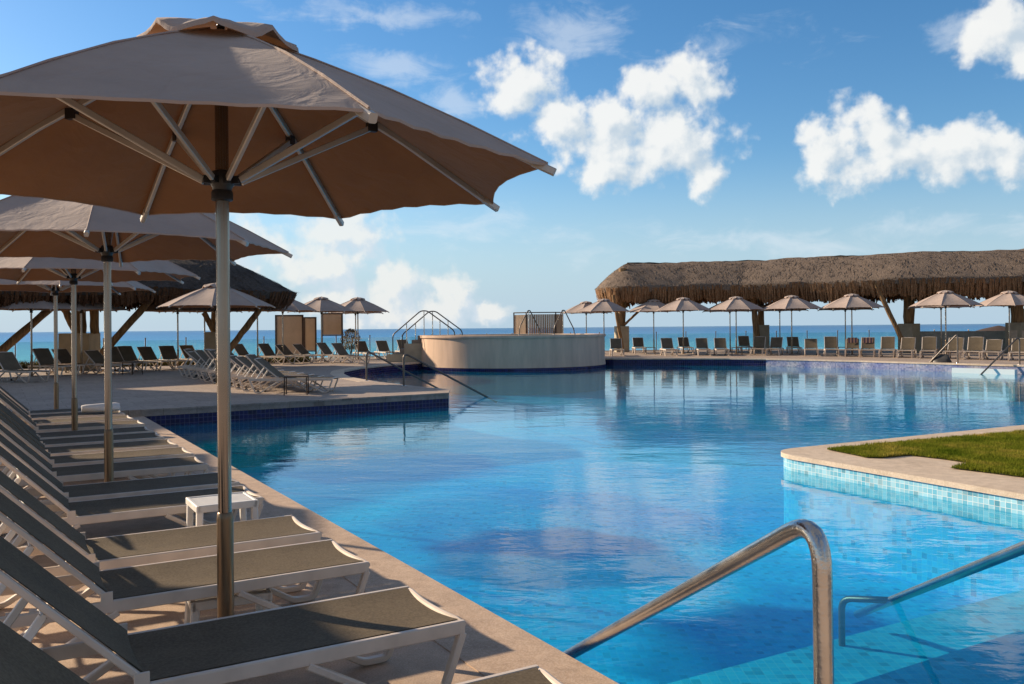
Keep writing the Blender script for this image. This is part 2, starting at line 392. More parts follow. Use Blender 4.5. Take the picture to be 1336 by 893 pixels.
def grow(poly_pts, d, idx):
    """move the listed vertices towards the pool by d (an overhanging lip)"""
    cx = sum(p[0] for p in pool)/len(pool); cy = sum(p[1] for p in pool)/len(pool)
    return poly_pts
def struct(o): o['kind'] = 'structure'; return o
b = MB(); b.prism(lower, -.07, 0.0); struct(b.build('deck', M['deck']))
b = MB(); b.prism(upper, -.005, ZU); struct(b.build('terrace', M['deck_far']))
b = MB(); b.prism(lower, -7, -.0702); b.prism([(p[0], p[1]) for p in upper], -7, -.0052)
struct(b.build('terrace_foundation', M['fascia']))
# tile linings stand 4 mm proud of the foundation
def off(pts, d):
    out = []
    n = len(pts)
    for i in range(n):
        a = Vector(pts[max(i-1, 0)]); c = Vector(pts[min(i+1, n-1)])
        t = (c-a).normalized(); nrm = Vector((t.y, -t.x)); out.append((pts[i][0]+nrm.x*d, pts[i][1]+nrm.y*d))
    return out
struct(MB().wall(off([N0, C1], .004), ZF, -.072).build('pool_wall', M['navy']))
w2 = off([C1, C2], .004); struct(MB().wall(w2, ZF, -.007).build('pool_wall', M['navy']))
struct(MB().wall(off([C2]+inlet+shoreA, .004), ZF, ZU-.05).build('pool_wall', M['navy']))
struct(MB().wall(off(shoreA[-1:]+shoreB, .004), ZF, ZU-.05).build('pool_wall', M['pale']))
struct(MB().wall(off([(23.5, 2.6), N0], .004), ZF, -.072).build('pool_wall', M['navy']))
# coping strips (real lips overhanging the tile)
def lip(pts, wdt, over, z0, z1, name, mat):
    A = off(pts, over); B = off(pts, -wdt); b = MB()
    for i in range(len(pts)-1):
        q = [A[i], A[i+1], B[i+1], B[i]]
        v = [(x, y, z) for z in (z0, z1) for x, y in q]
        b.add(v, [(3, 2, 1, 0), (4, 5, 6, 7), (0, 1, 5, 4), (2, 3, 7, 6)])
        if i == 0: b.add(v, [(3, 0, 4, 7)])
        if i == len(pts)-2: b.add(v, [(1, 2, 6, 5)])
    return struct(b.build(name, mat))
lip([N0, (C1[0]+.02, C1[1]-.03)], .42, .035, -.05, .004, 'pool_coping', M['deck'])
lip(inlet[2:]+shoreA, .40, .035, ZU-.05, ZU+.006, 'pool_coping', M['coping'])
lip(shoreA[-1:]+shoreB[:6], .40, .035, ZU-.05, ZU+.006, 'pool_coping', M['coping'])
# a bluish-grey lip of the promontory
lip([C1, C2, inlet[0], inlet[1], inlet[2]], .30, .03, ZU-.03, ZU+.005, 'pool_coping', M['deck_far'])
cpool = [(N0[0]-.1, N0[1]-.1)] + [p for p in pool[1:]]
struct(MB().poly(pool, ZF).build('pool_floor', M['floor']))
# the body of water: closed, its sides a hair outside the tile so nothing coincides
def expand(pts, d):
    out = []; n = len(pts)
    for i in range(n):
        a = Vector(pts[i-1]); p = Vector(pts[i]); c = Vector(pts[(i+1) % n])
        t1 = (p-a).normalized(); t2 = (c-p).normalized(); t = (t1+t2).normalized(); nn = Vector((-t.y, t.x))
        out.append((p.x+nn.x*d, p.y+nn.y*d))
    return out
struct(MB().prism(expand(pool, .03), ZF-.05, ZW).build('pool_water', M['water']))
# steps into the pool at the viewer's feet and a round bench
b = MB()
q1, q2, q3, q4 = uw(2.16, 4.15), uw(8.6, 4.0), uw(2.16, 3.25), uw(8.2, 3.15)
b.prism([(1.2, 2.55), (8.6, 2.55), (q2.x, q2.y), (q1.x, q1.y)], ZF-.02, -.62)
b.prism([(1.25, 2.56), (8.5, 2.56), (q4.x, q4.y), (q3.x+.1, q3.y)], ZF-.02, -.41)
struct(b.build('pool_steps', M['step']))

# the island
front = at(1336, 644, 0) + (at(1336, 644, 0)-at(1024, 592, 0)).normalized()*4
def arc(p0, pc, p1, n=9):
    p0, pc, p1 = Vector(p0), Vector(pc), Vector(p1)
    return [tuple(p0*(1-t)**2+pc*2*t*(1-t)+p1*t*t) for t in [k/n for k in range(n+1)]]
cI = at(1003, 588.5, 0).xy; fI = at(1336, 644, 0).xy; bI = at(1336, 555, 0).xy
df = (fI-cI).normalized(); db = (bI-cI).normalized()
corner = arc(cI+df*.45, cI+df*.02+db*.02, cI+db*.45)
isl = [tuple(cI+df*9)] + corner + [tuple(cI+db*14), tuple(cI+db*14+df*9)]
isl_r = list(reversed(isl))
tf = [isl[0]] + corner + [tuple(cI+db*14)]
struct(MB().wall(list(tf), -.33, -.056).build('island_wall', M['aqua']))
struct(MB().wall(list(tf), ZF, -.332).build('island_wall', M['deepwall']))
island = MB()
def inset(p, k): # towards the island's middle
    mid = cI+df*4+db*6; v = (Vector(p)-mid); return tuple(mid+v*k)
rim = [(Vector(p) - (df+db)*0.0) for p in tf]
ov = off(tf, -.03); 
if (Vector(ov[4])-(cI+df*4+db*6)).length < (Vector(tf[4])-(cI+df*4+db*6)).length: ov = off(tf, .03)
# grass outline taken on the ground
gl = [at(1078.5, 587.4), at(1104, 592.5), at(1129.6, 598), at(1150, 598.5), at(1186, 595), at(1230, 600), at(1268.4, 605.7), at(1240, 612), at(1290, 618), at(1336, 624)]
gl = [(p.x, p.y) for p in gl]
gl.append(tuple(Vector(gl[-1])+df*5)); gb = at(1336, 564.5); gl.append(tuple(Vector((gb.x, gb.y))+db*6+df*7)); gl.append(tuple(Vector((gb.x, gb.y))+db*6)); gl.append((gb.x, gb.y))
top_out = list(ov) + [tuple(cI+db*14+df*9)]
b = MB(); b.prism(top_out, -.055, 0.0)
struct(b.build('island_paving', M['coping']))
struct(MB().poly(gl, .012).build('lawn_soil', M['soil']))
# lawn: blades
def inside(p, poly_):
    x, y = p; c = False; j = len(poly_)-1
    for i in range(len(poly_)):
        xi, yi = poly_[i]; xj, yj = poly_[j]
        if (yi > y) != (yj > y) and x < (xj-xi)*(y-yi)/(yj-yi)+xi: c = not c
        j = i
    return c
b = MB(); vs = []; fs = []
x0 = min(p[0] for p in gl); x1 = 9.4; y0 = min(p[1] for p in gl); y1 = 14.5
cnt = 0
while cnt < 90000:
    x = random.uniform(x0, x1); y = random.uniform(max(y0, 6.8), y1)
    if abs(x)/y > .66 or not inside((x, y), gl): 
        if random.random() < .002: cnt += 1
        continue
    clump = .5+.5*math.sin(x*7.1+math.sin(y*5.3)*2)*math.sin(y*8.3+math.cos(x*4.1)*2)
    h = random.uniform(.02, .048)*(.75+.5*clump); a = random.uniform(0, 6.283); w = random.uniform(.0035, .006); ln = random.uniform(0, .035)
    ca, sa = math.cos(a), math.sin(a); o = len(vs)
    vs += [(x-ca*w, y-sa*w, .008), (x+ca*w, y+sa*w, .008), (x-sa*ln, y+ca*ln, .01+h)]; fs.append((o, o+1, o+2)); cnt += 1
b.add(vs, fs); tag(b.build('lawn_grass', M['grass']), 'yellow green lawn on the raised island beside the pool', 'grass', kind='stuff')

# sea, beach
b = MB(); b.box((0, 0, 0), (1, 1, 1)); 
struct(MB().poly([(-26000, 75), (26000, 75), (26000, 42000), (-26000, 42000)], -6.5).build('sea', M['sea']))
struct(MB().poly([(-900, -600), (900, -600), (900, 90), (-900, 90)], -6.9).build('ground', M['sand']))

# ------------------------------------------------------------------ umbrella
def make_umbrella(Rr=1.5, zr=2.26, za=2.905):
    root = empty('umbrella')
    # canopy
    b = MB(); NR, NA = 10, 12; r0 = .10; rng = random.Random(3)
    rp = lambda k, t: Vector((math.cos(k*math.pi/4)*(r0+(Rr-r0)*t), math.sin(k*math.pi/4)*(r0+(Rr-r0)*t), za+(zr-za)*t + .035*math.sin(math.pi*t)))
    for k in range(8):
        vs = []; fs = []
        for i in range(NR+1):
            t = i/NR; A, B = rp(k, t), rp(k+1, t)
            for j in range(NA+1):
                s = j/NA; p = A.lerp(B, s); q = 4*s*(1-s)
                rad = Vector((p.x, p.y, 0)).normalized()
                p -= rad*(.075*q*t**3); p.z += -.028*q*math.sin(math.pi*min(1, t*.95)) + .02*q*t**4
                p.z += .004*math.sin(37*s+k*2.1)*t**3
                vs.append(p)
        for i in range(NR):
            for j in range(NA):
                a = i*(NA+1)+j; fs.append((a, a+NA+1, a+NA+2, a+1))
        b.add(vs, fs)
    can = b.build('canopy', M['canopy'], root, True, 60)
    ln = MB(); ln.add([Vector(p)*1.0+Vector((0, 0, -.006)) for p in b.v], [tuple(reversed(f)) for f in b.f]); ln.build('shaded_underside', M['shaded_underside'], can, True, 60)  # second sheet below the canopy, its darker brown painting the shaded underside
    # hem and seams
    b = MB()
    for k in range(8):
        hem = []
        for j in range(NA+1):
            s = j/NA; A, B = rp(k, 1), rp(k+1, 1); p = A.lerp(B, s); q = 4*s*(1-s)
            p -= Vector((p.x, p.y, 0)).normalized()*(.075*q); p.z += .018*q + .004*math.sin(37*s+k*2.1); hem.append(p+Vector((0, 0, -.006)))
        b.sweep(hem, [(-.002, -.005), (.002, -.005), (.002, .005), (-.002, .005)])
        b.tube([rp(k, t)+Vector((0, 0, .004)) for t in (0, .25, .5, .75, 1)], .005, 4)
    b.build('hem', M['canopy'], can)
    # vent cap, lifted at its edge
    b = MB(); vs = []; fs = []; n = 64; rows = 6
    for i in range(rows+1):
        t = i/rows
        for j in range(n):
            a = 2*math.pi*j/n; w = abs(math.cos(a*4))
            r = (.02+.33*t)*(1+.04*t*math.cos(8*a)); z = 2.955-.095*t**1.7 - (.028*w-.028*(1-w))*t**2 + .006*math.sin(a*13+1)*t
            vs.append((r*math.cos(a), r*math.sin(a), z))
    for i in range(rows):
        for j in range(n): a = i*n+j; c = i*n+(j+1) % n; fs.append((a, a+n, c+n, c))
    o = len(vs)
    for j in range(n):   # small turned-down hem
        x, y, z = vs[rows*n+j]; vs.append((x*1.01, y*1.01, z-.022))
    for j in range(n): a = rows*n+j; c = rows*n+(j+1) % n; fs.append((a, o+j, o+(j+1) % n, c))
    b.add(vs, fs); b.build('vent_cap', M['canopy'], root, True, 70)
    MB().lathe([(.001, 2.98), (.012, 2.975), (.018, 2.96), (.018, 2.94)], 12).build('finial', M['black'], root, True)
    MB().tube([(0, 0, .70), (0, 0, 1.5), (0, 0, 2.93)], .030, 20).build('pole', M['alu'], root, True)
    MB().lathe([(.037, 0), (.037, .70), (.034, .725), (.030, .73)], 24).build('sleeve', M['sleeve'], root, True)
    b = MB(); b.lathe([(.12, 0), (.12, .012), (.06, .02), (.038, .03)], 24); b.build('base_flange', M['sleeve'], root, True)
    b = MB(); b.lathe([(.033, 2.15), (.048, 2.155), (.048, 2.19), (.042, 2.2), (.044, 2.21), (.052, 2.225), (.054, 2.26), (.045, 2.285), (.033, 2.29)], 20)
    for k in range(8): a = k*math.pi/4; b.box((.066*math.cos(a), .066*math.sin(a), 2.245), (.04, .022, .035), Matrix.Rotation(a, 3, 'Z'))
    b.build('hub', M['black'], root, True)
    for k in range(8):
        a = k*math.pi/4; ca, sa = math.cos(a), math.sin(a)
        pt = lambda r, z: Vector((ca*r, sa*r, z))
        e = rp(k, 1.0); r_ = MB()
        line = [rp(k, t) + Vector((0, 0, -.022)) for t in (0, .3, .6, .97)]
        r_.bar(line, .022, .032)
        rb = r_.build('rib', M['ribalu'], root, False)
        ej = rp(k, 1.0); m_ = MB(); m_.bar([rp(k, .955)+Vector((0, 0, -.024)), ej+Vector((ca*.03, sa*.03, -.036))], .03, .034); m_.build('rib_tip', M['ribalu'], rb)
        q = rp(k, .47); s_ = MB(); s_.bar([pt(.09, 2.245), q+Vector((0, 0, -.055))], .02, .03); s_.build('strut', M['ribalu'], root)
        j_ = MB(); j_.box(q+Vector((0, 0, -.05)), (.05, .034, .05), Matrix.Rotation(a, 3, 'Z')); j_.build('bracket', M['black'], rb)
    return root
umb0 = make_umbrella()
used = {'u': False, 'l': False}
def umbrella(loc, rz, label, group, sc=1.0, zs=1.0):
    o = umb0 if not used['u'] else copy_tree(umb0); used['u'] = True
    o.location = loc; o.rotation_euler.z = rz; o.scale = (sc, sc, zs)
    tag(o, label, 'umbrella', group); return o

g1 = 'large taupe umbrellas standing in the lounger row along the left pool edge'
umbrella((-1.32, 4.0, 0), R(-9.5), 'nearest taupe umbrella filling the upper left, its silver pole standing before the third lounger', g1)
umbrella((-3.43, 7.42, 0), R(20), 'second umbrella of the pool-edge row, just behind the nearest big one', g1)
umbrella((-5.51, 11.0, 0), R(8), 'third umbrella of the pool-edge row, half under the canopy of the second', g1)
umbrella((-7.46, 14.3, 0), R(30), 'fourth and last umbrella of the pool-edge row, by the terrace step', g1)
g2 = 'taupe umbrellas on the terrace left of the round tub'
def pu(px, Y): return (pv(px, 430, Y).x, Y, ZU)
LU = [(41, 28.5, 5, .96, 'umbrella with brown underside at the far left in front of the dark thatched shelter'),
      (106, 30, 22, .96, 'umbrella in front of the cream plinth under the dark thatched shelter'),
      (283, 23.6, 14, .92, 'open umbrella right behind the nearest silver pole, over the parked rows of loungers'),
      (232, 34, 3, .97, 'umbrella with dark underside behind the umbrella over the parked loungers'),
      (267, 36, 30, .98, 'umbrella half hidden behind the nearest pole, beside the far cream plinth'),
      (336, 35.5, 17, .98, 'umbrella beside the thatched roof tip, above the slanted log brace'),
      (369, 38, 40, 1, 'umbrella in front of the beige windscreen panel'),
      (419.5, 40.5, 10, 1, 'umbrella between the two beige windscreens'),
      (464, 45, 30, 1, 'umbrella mostly hidden behind the last one before the arched handrails'),
      (467, 41.5, 22, 1, 'front umbrella nearest to the arched handrails of the round tub')]
for px, Y, rz, zs, lb in LU: umbrella(pu(px, Y), R(rz), lb, g2, 1, zs)
g3 = 'taupe umbrellas on the far terrace in front of the long thatched roof'
RU = [(765, 51, 30, 'pale umbrella just right of the wooden screen, behind the first of the far row'),
      (788, 46.8, 12, 'first umbrella of the far row, beside the rim of the round tub'),
      (853, 48.5, 5, 'shaded brown umbrella between the first two pale ones of the far row'),
      (891.5, 45.7, 20, 'second pale umbrella of the far front row, under the thatch fringe'),
      (952.5, 49.5, 33, 'umbrella tucked behind the third pale one of the far front row'),
      (960.5, 45, 12, 'third pale umbrella of the far front row, left of the middle log column'),
      (1017.5, 48.8, 27, 'dark topped umbrella right of the middle log column, behind another'),
      (1033, 44, 16, 'fourth pale umbrella of the far front row, right of the middle log column'),
      (1103, 47.5, 4, 'umbrella hidden behind the fifth pale one of the far front row'),
      (1111.5, 42.5, 14, 'fifth pale umbrella of the far front row, left of the slanting dark brace'),
      (1228, 43.5, 31, 'umbrella hidden behind the sixth pale one, only its pole showing'),
      (1234, 39.3, 12, 'sixth pale umbrella of the far front row, right of the thick log column'),
      (1317, 40.5, 24, 'pale umbrella at the right end of the far front row')]
for px, Y, rz, lb in RU: umbrella(pu(px, Y), R(rz), lb, g3)
# unseen umbrellas added further left so their shade falls on the loungers
g4 = 'added unseen taupe umbrellas left of the pool-edge row'
for k, (x, y) in enumerate([(-6.35, 5.2), (-8.3, 9.5), (-10.1, 12.6), (-12.3, 16.2)]):
    umbrella((x, y, 0), R(11+17*k), f'{ORD[k]} umbrella of the added unseen row, left of the pool-edge row', g4)

# ------------------------------------------------------------------ sun lounger (x = towards the foot, hinge at 0)
def make_lounger(ang=45):
    root = empty('sun_lounger'); W = .285; zs = .335
    f = MB()
    for s in (-1, 1):
        f.bar([(-.64, s*W, zs-.028), (1.27, s*W, zs-.028)], .026, .056)
    f.tube([(-.63, -W, zs-.03), (-.63, W, zs-.03)], .014, 8)
    f.tube([(0.02, -W, zs-.04), (.02, W, zs-.04)], .012, 8)
    f.tube([(.62, -W, zs-.05), (.62, W, zs-.05)], .012, 8)
    f.tube([(1.27, -W, zs-.02)] + [(1.27-.026*math.cos(math.pi*k/10-math.pi/2)*1.0, -W+2*W*k/10, zs-.012) for k in range(1, 10)] + [(1.27, W, zs-.02)], .014, 8)
    for s in (-1, 1):
        l = MB(); l.bar(rounded([(1.262, s*W, zs-.05), (1.16, s*W, .018), (1.04, s*W, .018), (.60, s*W, zs-.055)], .03, 3), .03, .042, Vector((0, 1, 0)))
        l.build('leg', M['white'], root, True, 35)
        l = MB(); l.bar(rounded([(-.615, s*W, zs-.05), (-.50, s*W, .018), (-.38, s*W, .018), (.06, s*W, zs-.055)], .03, 3), .03, .042, Vector((0, 1, 0)))
        l.build('leg', M['white'], root, True, 35)
    # sling seat
    def sheet(x0, x1, fz, w=W-.018, nx=16, ny=10, sag=.012, cx=.03):
        b = MB(); vs = []; fs = []
        for i in range(nx+1):
            for j in range(ny+1):
                s = j/ny*2-1; t = i/nx; xx = x0+(x1-x0)*t
                if cx: xx -= cx*(1-s*s)*t**6
                vs.append(fz(xx, s*w, -sag*(1-s*s)))
        for i in range(nx):
            for j in range(ny): a = i*(ny+1)+j; fs.append((a, a+1, a+ny+2, a+ny+1))
        n = len(vs); th = [(p[0], p[1], p[2]-.004) for p in vs]
        vs = list(vs)+th; fs = fs+[tuple(reversed([k+n for k in q])) for q in fs]
        return b.add(vs, fs)
    sheet(0.0, 1.255, lambda x, y, d: (x, y, zs+.001+d)).build('seat_sling', M['sling'], root, True)
    ca, sa = math.cos(R(ang)), math.sin(R(ang))
    bp = lambda x, y, d=0: (.02-x*ca+d*sa, y, zs+.01+x*sa-d*ca*-1)
    bf = MB()
    for s in (-1, 1): bf.bar([bp(0, s*W*.96), bp(.69, s*W*.96)], .024, .034, Vector((0, 1, 0)))
    bf.tube([bp(.68, -W), bp(.70, 0), bp(.68, W)], .014, 8)
    bf.build('backrest_frame', M['white'], root, True, 35)
    sheet(0.0, .685, lambda x, y, d: bp(x, y, .018+d), w=W-.02, cx=0).build('backrest_sling', M['sling'], root, True)
    st = MB()
    for s in (-1, 1):
        st.bar([bp(.40, s*W*.8, -.03), (-.50, s*W*.8, zs-.03)], .02, .03)
        f.box(bp(.01, s*(W+.008)), (.05, .012, .05))
    st.tube([bp(.40, -W*.85, -.03), bp(.40, W*.85, -.03)], .010, 8); st.tube([(-.50, -W*.85, zs-.035), (-.50, W*.85, zs-.035)], .010, 8)
    for k in range(4): f.box((-.28-k*.09, W-.02, zs-.01), (.03, .04, .03)); f.box((-.28-k*.09, -W+.02, zs-.01), (.03, .04, .03))
    st.build('backrest_support', M['plastic'], root)
    f.build('frame', M['white'], root, True, 35)
    for s in (-1, 1): MB().tube([(-.45, s*(W-.03), .035), (-.45, s*(W-.055), .035)], .035, 14).build('wheel', M['black'], root, True)
    return root
los = [make_lounger(a) for a in (45, 51, 39, 47)]; lused = set(); lrng = random.Random(11)
def lounger(loc, rz, label, group):
    k = 0 if group.startswith('loungers lined') else lrng.choice([0, 1, 1, 2, 3, 3]); o = los[k] if k not in lused else copy_tree(los[k]); lused.add(k)
    o.location = loc; o.rotation_euler.z = rz; tag(o, label, 'sun lounger', group); return o
gl1 = 'loungers lined up along the left pool edge'
wl = [2.12, 3.27, 4.36, 5.15, 6.46, 7.22, 8.35, 9.15, 9.95, 10.75, 11.5, 12.45, 13.3, 14.2, 15.0]
extra = {0: 'nearest lounger of the pool-edge row, cut by the bottom of the picture', 1: 'second lounger of the pool-edge row, right in front of the nearest umbrella pole',
         2: 'third lounger of the pool-edge row, right behind the nearest umbrella pole', 3: 'fourth lounger of the pool-edge row, just in front of the white side table',
         4: 'fifth lounger of the pool-edge row, just behind the white side table'}
for i, w in enumerate(wl):
    jit = random.uniform(-.02, .02) if i > 4 else 0
    p = uw(.42+jit, w+.285)
    lb = extra.get(i, f'{ORD[i]} lounger of the pool-edge row counting from the camera')
    if i == 13: lb = 'fourteenth lounger of the pool-edge row, with a white towel on its foot end'
    lounger(p, AZ2, lb, gl1)
# parked rows in the middle of the left terrace
gl2 = 'loungers parked close together on the left terrace'
s0 = Vector((-5.35, 20.15, ZU))
for i in range(11):
    p = s0 + D1*(i*.86 + (.15 if i > 4 else 0)) + D2*random.uniform(-.05, .05)
    lounger(p, R(-3)+random.uniform(-.03, .03), (f'{ORD[i]} lounger from the front of the parked block on the left terrace' if i else 'front lounger of the parked block, beside the dark side table'), gl2)
# seaside loungers on the left: (px of hinge, Y, heading)
gl3 = 'loungers facing the pool along the seaside edge of the left terrace'
LL = [(16, 25.5, -28), (62, 29, -30), (88, 30.2, -28), (132, 30, -25), (152, 31.5, -30), (170, 32.2, -35), (196, 33, -38), (222, 33.6, -48), (250, 34.6, -40), (290, 36.5, -35), (318, 38, -35),
      (352, 37.2, -35), (376, 38, -32), (398, 39, -30), (428, 38.5, -32), (448, 37.0, -35), (474, 42, -58), (501, 43, -62), (528, 44, -62)]
LN = [0]
for i, (px, Y, h) in enumerate(LL):
    x = pv(px, 430, Y).x
    lb = f'{ORD[i]} lounger from the left in the row with its back to the sea, left terrace'
    if i >= 16: lb = ['left one of three slate loungers beyond the curved inlet', 'middle one of three slate loungers beyond the curved inlet', 'slate lounger at the foot of the arched handrails'][i-16]
    lounger((x, Y, ZU), R(h), lb, gl3)
gl4 = 'loungers in front of the long thatched roof, feet to the pool'
RL = [(804, 44, -93), (833, 47.5, -93), (871, 43.6, -91), (892.5, 47.2, -92), (916, 43.4, -97), (940, 43.2, -99), (971, 47, -98), (990, 43.3, -112), (1012, 43, -114), (1035, 45, -112), (1058, 41.6, -118), (1084, 41.2, -118),
      (1112, 40.4, -122), (1132, 39.8, -124), (1158, 39.2, -126), (1184, 38.4, -130), (1212, 37.6, -128), (1246, 36.6, -134), (1272, 36, -134), (1296, 35.4, -134), (1330, 34.5, -134)]
RLp = []
for i, (px, Y, h) in enumerate(RL):
    h = h+10 if i > 8 else h
    x = pv(px, 430, Y).x; RLp.append((x, Y, h))
    lb = f'{ORD[i] if i < 20 else "twenty-first"} lounger from the left in front of the long thatched roof'
    if i == 0: lb = 'lounger beside the round tub, in front of the first log column'
    if i == 20: lb = 'last lounger in front of the long thatched roof, by the curved handrail'
    lounger((x, Y, ZU), R(h), lb, gl4)

# towels
def towel_drape(x, y, h, label):
    t = MB(); ca, sa = math.cos(R(45)), math.sin(R(45)); vs = []; fs = []; n = 14; m_ = 8
    for i in range(n+1):
        s = -.35 + i/n*.80
        for j in range(m_+1):
            yy = -.22+.44*j/m_
            if s < .02: q = (.03-(.66+s)*ca+.02, yy, .335+.01+(.66+s)*sa+.04)
            else: q = (-.02-.69*ca-.05, yy, .335+.70*sa+.03-s)
            vs.append((q[0]+.006*math.sin(9*j), q[1], q[2]+.006*math.sin(5*i+3*j)))
    for i in range(n):
        for j in range(m_): a = i*(m_+1)+j; fs.append((a, a+1, a+m_+2, a+m_+1))
    o = t.add(vs, fs).build('beach_towel', M['stripe'], None, True); o.location = (x, y, ZU); o.rotation_euler.z = R(h)
    tag(o, label, 'towel', 'dark striped towels')
for k, lb in ((12, 'dark striped towel over the lounger left of the thick log column, the left one'), (13, 'dark striped towel over the lounger left of the thick log column, the right one')):
    towel_drape(*RLp[k], lb)
t = MB(); prof = []
vs = []; fs = []; n = 20; rows = 9
for i in range(rows+1):
    for j in range(n):
        a = 2*math.pi*j/n; x = -.26+.52*i/rows; rr = .075*(1+.10*math.sin(3*a+i*.4))*(1 if 0 < i < rows else .8)
        vs.append((x, rr*1.5*math.cos(a), .075+rr*math.sin(a)*.85))
for i in range(rows):
    for j in range(n): a = i*n+j; c = i*n+(j+1) % n; fs.append((a, c, c+n, a+n))
fs += [tuple(range(n-1, -1, -1)), tuple(rows*n+j for j in range(n))]
o = t.add(vs, fs).build('rolled_towel', M['towel'], None, True)
o.location = uw(1.38, 14.2+.285, .335); o.rotation_euler.z = AZ2; tag(o, 'white rolled towel on the foot of a far lounger in the pool-edge row', 'towel')

# ------------------------------------------------------------------ side tables
def side_table(loc, rz, mat, label, w=.40, d=.37, h=.42, group=None, dark=False):
    root = empty('side_table', loc, rz)
    b = MB()
    if dark: b.box((0, 0, h-.012), (w, d, .024))
    else:
        n = 9
        for k in range(n): b.box((0, -d/2+d*(k+.5)/n, h-.010), (w-.03, d/n*.80, .016))
        b.bar(rounded([(-w/2+.012, -d/2+.012, h-.02), (w/2-.012, -d/2+.012, h-.02)], .01), .024, .046); b.bar([(-w/2+.012, d/2-.012, h-.02), (w/2-.012, d/2-.012, h-.02)], .024, .046)
        b.bar([(-w/2+.012, -d/2, h-.021), (-w/2+.012, d/2, h-.021)], .024, .046); b.bar([(w/2-.012, -d/2, h-.021), (w/2-.012, d/2, h-.021)], .024, .046)
    b.build('table_top', mat, root)
    for sx in (-1, 1):
        for sy in (-1, 1):
            l = MB(); k = .03 if dark else .05
            l.bar([(sx*(w/2-k/2), sy*(d/2-k/2), h-.03), (sx*(w/2-k/2+.01), sy*(d/2-k/2), 0)], k, k*.8); l.build('leg', mat, root)
    tag(root, label, 'table', group); return root
side_table(uw(1.32, 6.09), AZ2, M['plastic'], 'white plastic slatted side table between the fourth and fifth loungers')
side_table(uw(1.02, 3.02, 0), AZ2+.2, M['plastic'], 'low cream plastic stand under the second lounger', .36, .34, .20)
side_table(uw(1.05, 4.72, 0), AZ2-.1, M['plastic'], 'low cream plastic stand under the third lounger', .40, .34, .20)
p = at(384, 516, ZU); side_table((p.x, p.y+.2, ZU), R(8), M['darkwood'], 'dark side table beside the front lounger of the parked block', .5, .42, .42, dark=True)
p = at(173, 489, ZU); side_table((p.x, p.y, ZU), R(-30), M['darkwood'], 'dark side table between seaside loungers on the left', .5, .42, .42, dark=True)
for k, (px, Y) in enumerate([(848, 45.2), (961, 43.4), (1100, 42.0), (1231, 37.4)]):
    lbs = ['dark low table at the foot of the brown shaded umbrella', 'dark low table at the foot of the third pale umbrella', 'dark low table by the fifth pale umbrella', 'dark low table by the sixth pale umbrella']
    side_table((pv(px, 430, Y).x, Y, ZU), R(-20*k/3), M['darkwood'], lbs[k], .5, .45, .38, dark=True, group='dark low tables on the far terrace')

# ------------------------------------------------------------------ handrails
def rail(name, pts, r, label, cat='handrail', rad=.12, group=None, posts=(), extra_parts=None):
    root = empty(name, (pts[0][0], pts[0][1], pts[0][2])); o = Vector(pts[0])
    MB().tube([Vector(p)-o for p in rounded(pts, rad, 8)], r, 16).build('rail_tube', M['darkrail'] if pts[0][0] > 15 or name == 'tub_handrail' or pts[0][1] > 20 else M['steel'], root, True)
    for (a, b_) in posts: MB().tube([Vector(a)-o, Vector(b_)-o], r*.8, 12).build('post', M['steel'], root, True)
    q = Vector(pts[0])-o
    MB().lathe([(r*2.3, 0), (r*2.2, .012), (r*1.1, .018)], 20, q).build('base_collar', M['steel'], root, True)
    return tag(root, label, cat, group)
e1 = pv(733, 860, 4.5); b1 = pv(1052, 672, 2.45)
bx, by = .352*2.45+.0, 2.45
e1 = Vector((e1.x, e1.y, e1.z))
dirn = (e1-Vector((bx, by, b1.z))); 
e1x = e1 + dirn.normalized()*.8
rail('pool_handrail', [(bx+.005, by, 0), (bx, by, b1.z), e1x, (e1x.x, e1x.y, ZF)], .0275, 'big curved steel handrail in the foreground rising over the pool edge', rad=.17)
a2 = pv(1336, 709, 4.0); w2_ = pv(1165, 782, 5.6); d2 = (w2_-a2).normalized(); top2 = a2-d2*1.0
end2 = w2_+d2*.08; bnd = at(1098, 781, -.30)
end2 = w2_+d2*.75
hr = rail('pool_handrail', [(top2.x-.0, top2.y-.12, 0), (top2.x, top2.y-.12, top2.z+.03), end2], .0275, 'steel handrail entering the water at the right edge', rad=.14)
o_ = Vector((top2.x, top2.y-.12, 0))
MB().tube([p_-o_ for p_ in rounded([w2_+d2*.05, bnd, (bnd.x, bnd.y, -.63)], .08, 6)], .022, 12).build('support_post', M['darkrail'], hr, True)
rail('pool_handrail', [(-2.72, 21.9, ZU), (-2.72, 21.9, .96), (-.62, 22.3, -.22), (-.4, 22.34, -.34)], .026, 'near steel handrail running from the terrace tip into the water', rad=.16, group='two handrails at the terrace tip')
rail('pool_handrail', [(-4.05, 24.3, ZU), (-4.05, 24.3, .96), (-1.95, 24.7, -.22), (-1.7, 24.74, -.34)], .026, 'far steel handrail beside the curved inlet', rad=.16, group='two handrails at the terrace tip')
rail('pool_handrail', [(16.4, 32.2, ZU), (16.4, 32.2, 1.2), (15.5, 33.2, -.25)], .028, 'straight dark handrail into the water at the far right, left one of two', rad=.12, group='two handrails at the far right steps')
rail('pool_handrail', [(17.75, 30.6, ZU), (17.75, 30.6, 1.12), (16.3, 30.5, -.25)], .028, 'curved dark handrail into the water at the far right edge', rad=.2, group='two handrails at the far right steps')
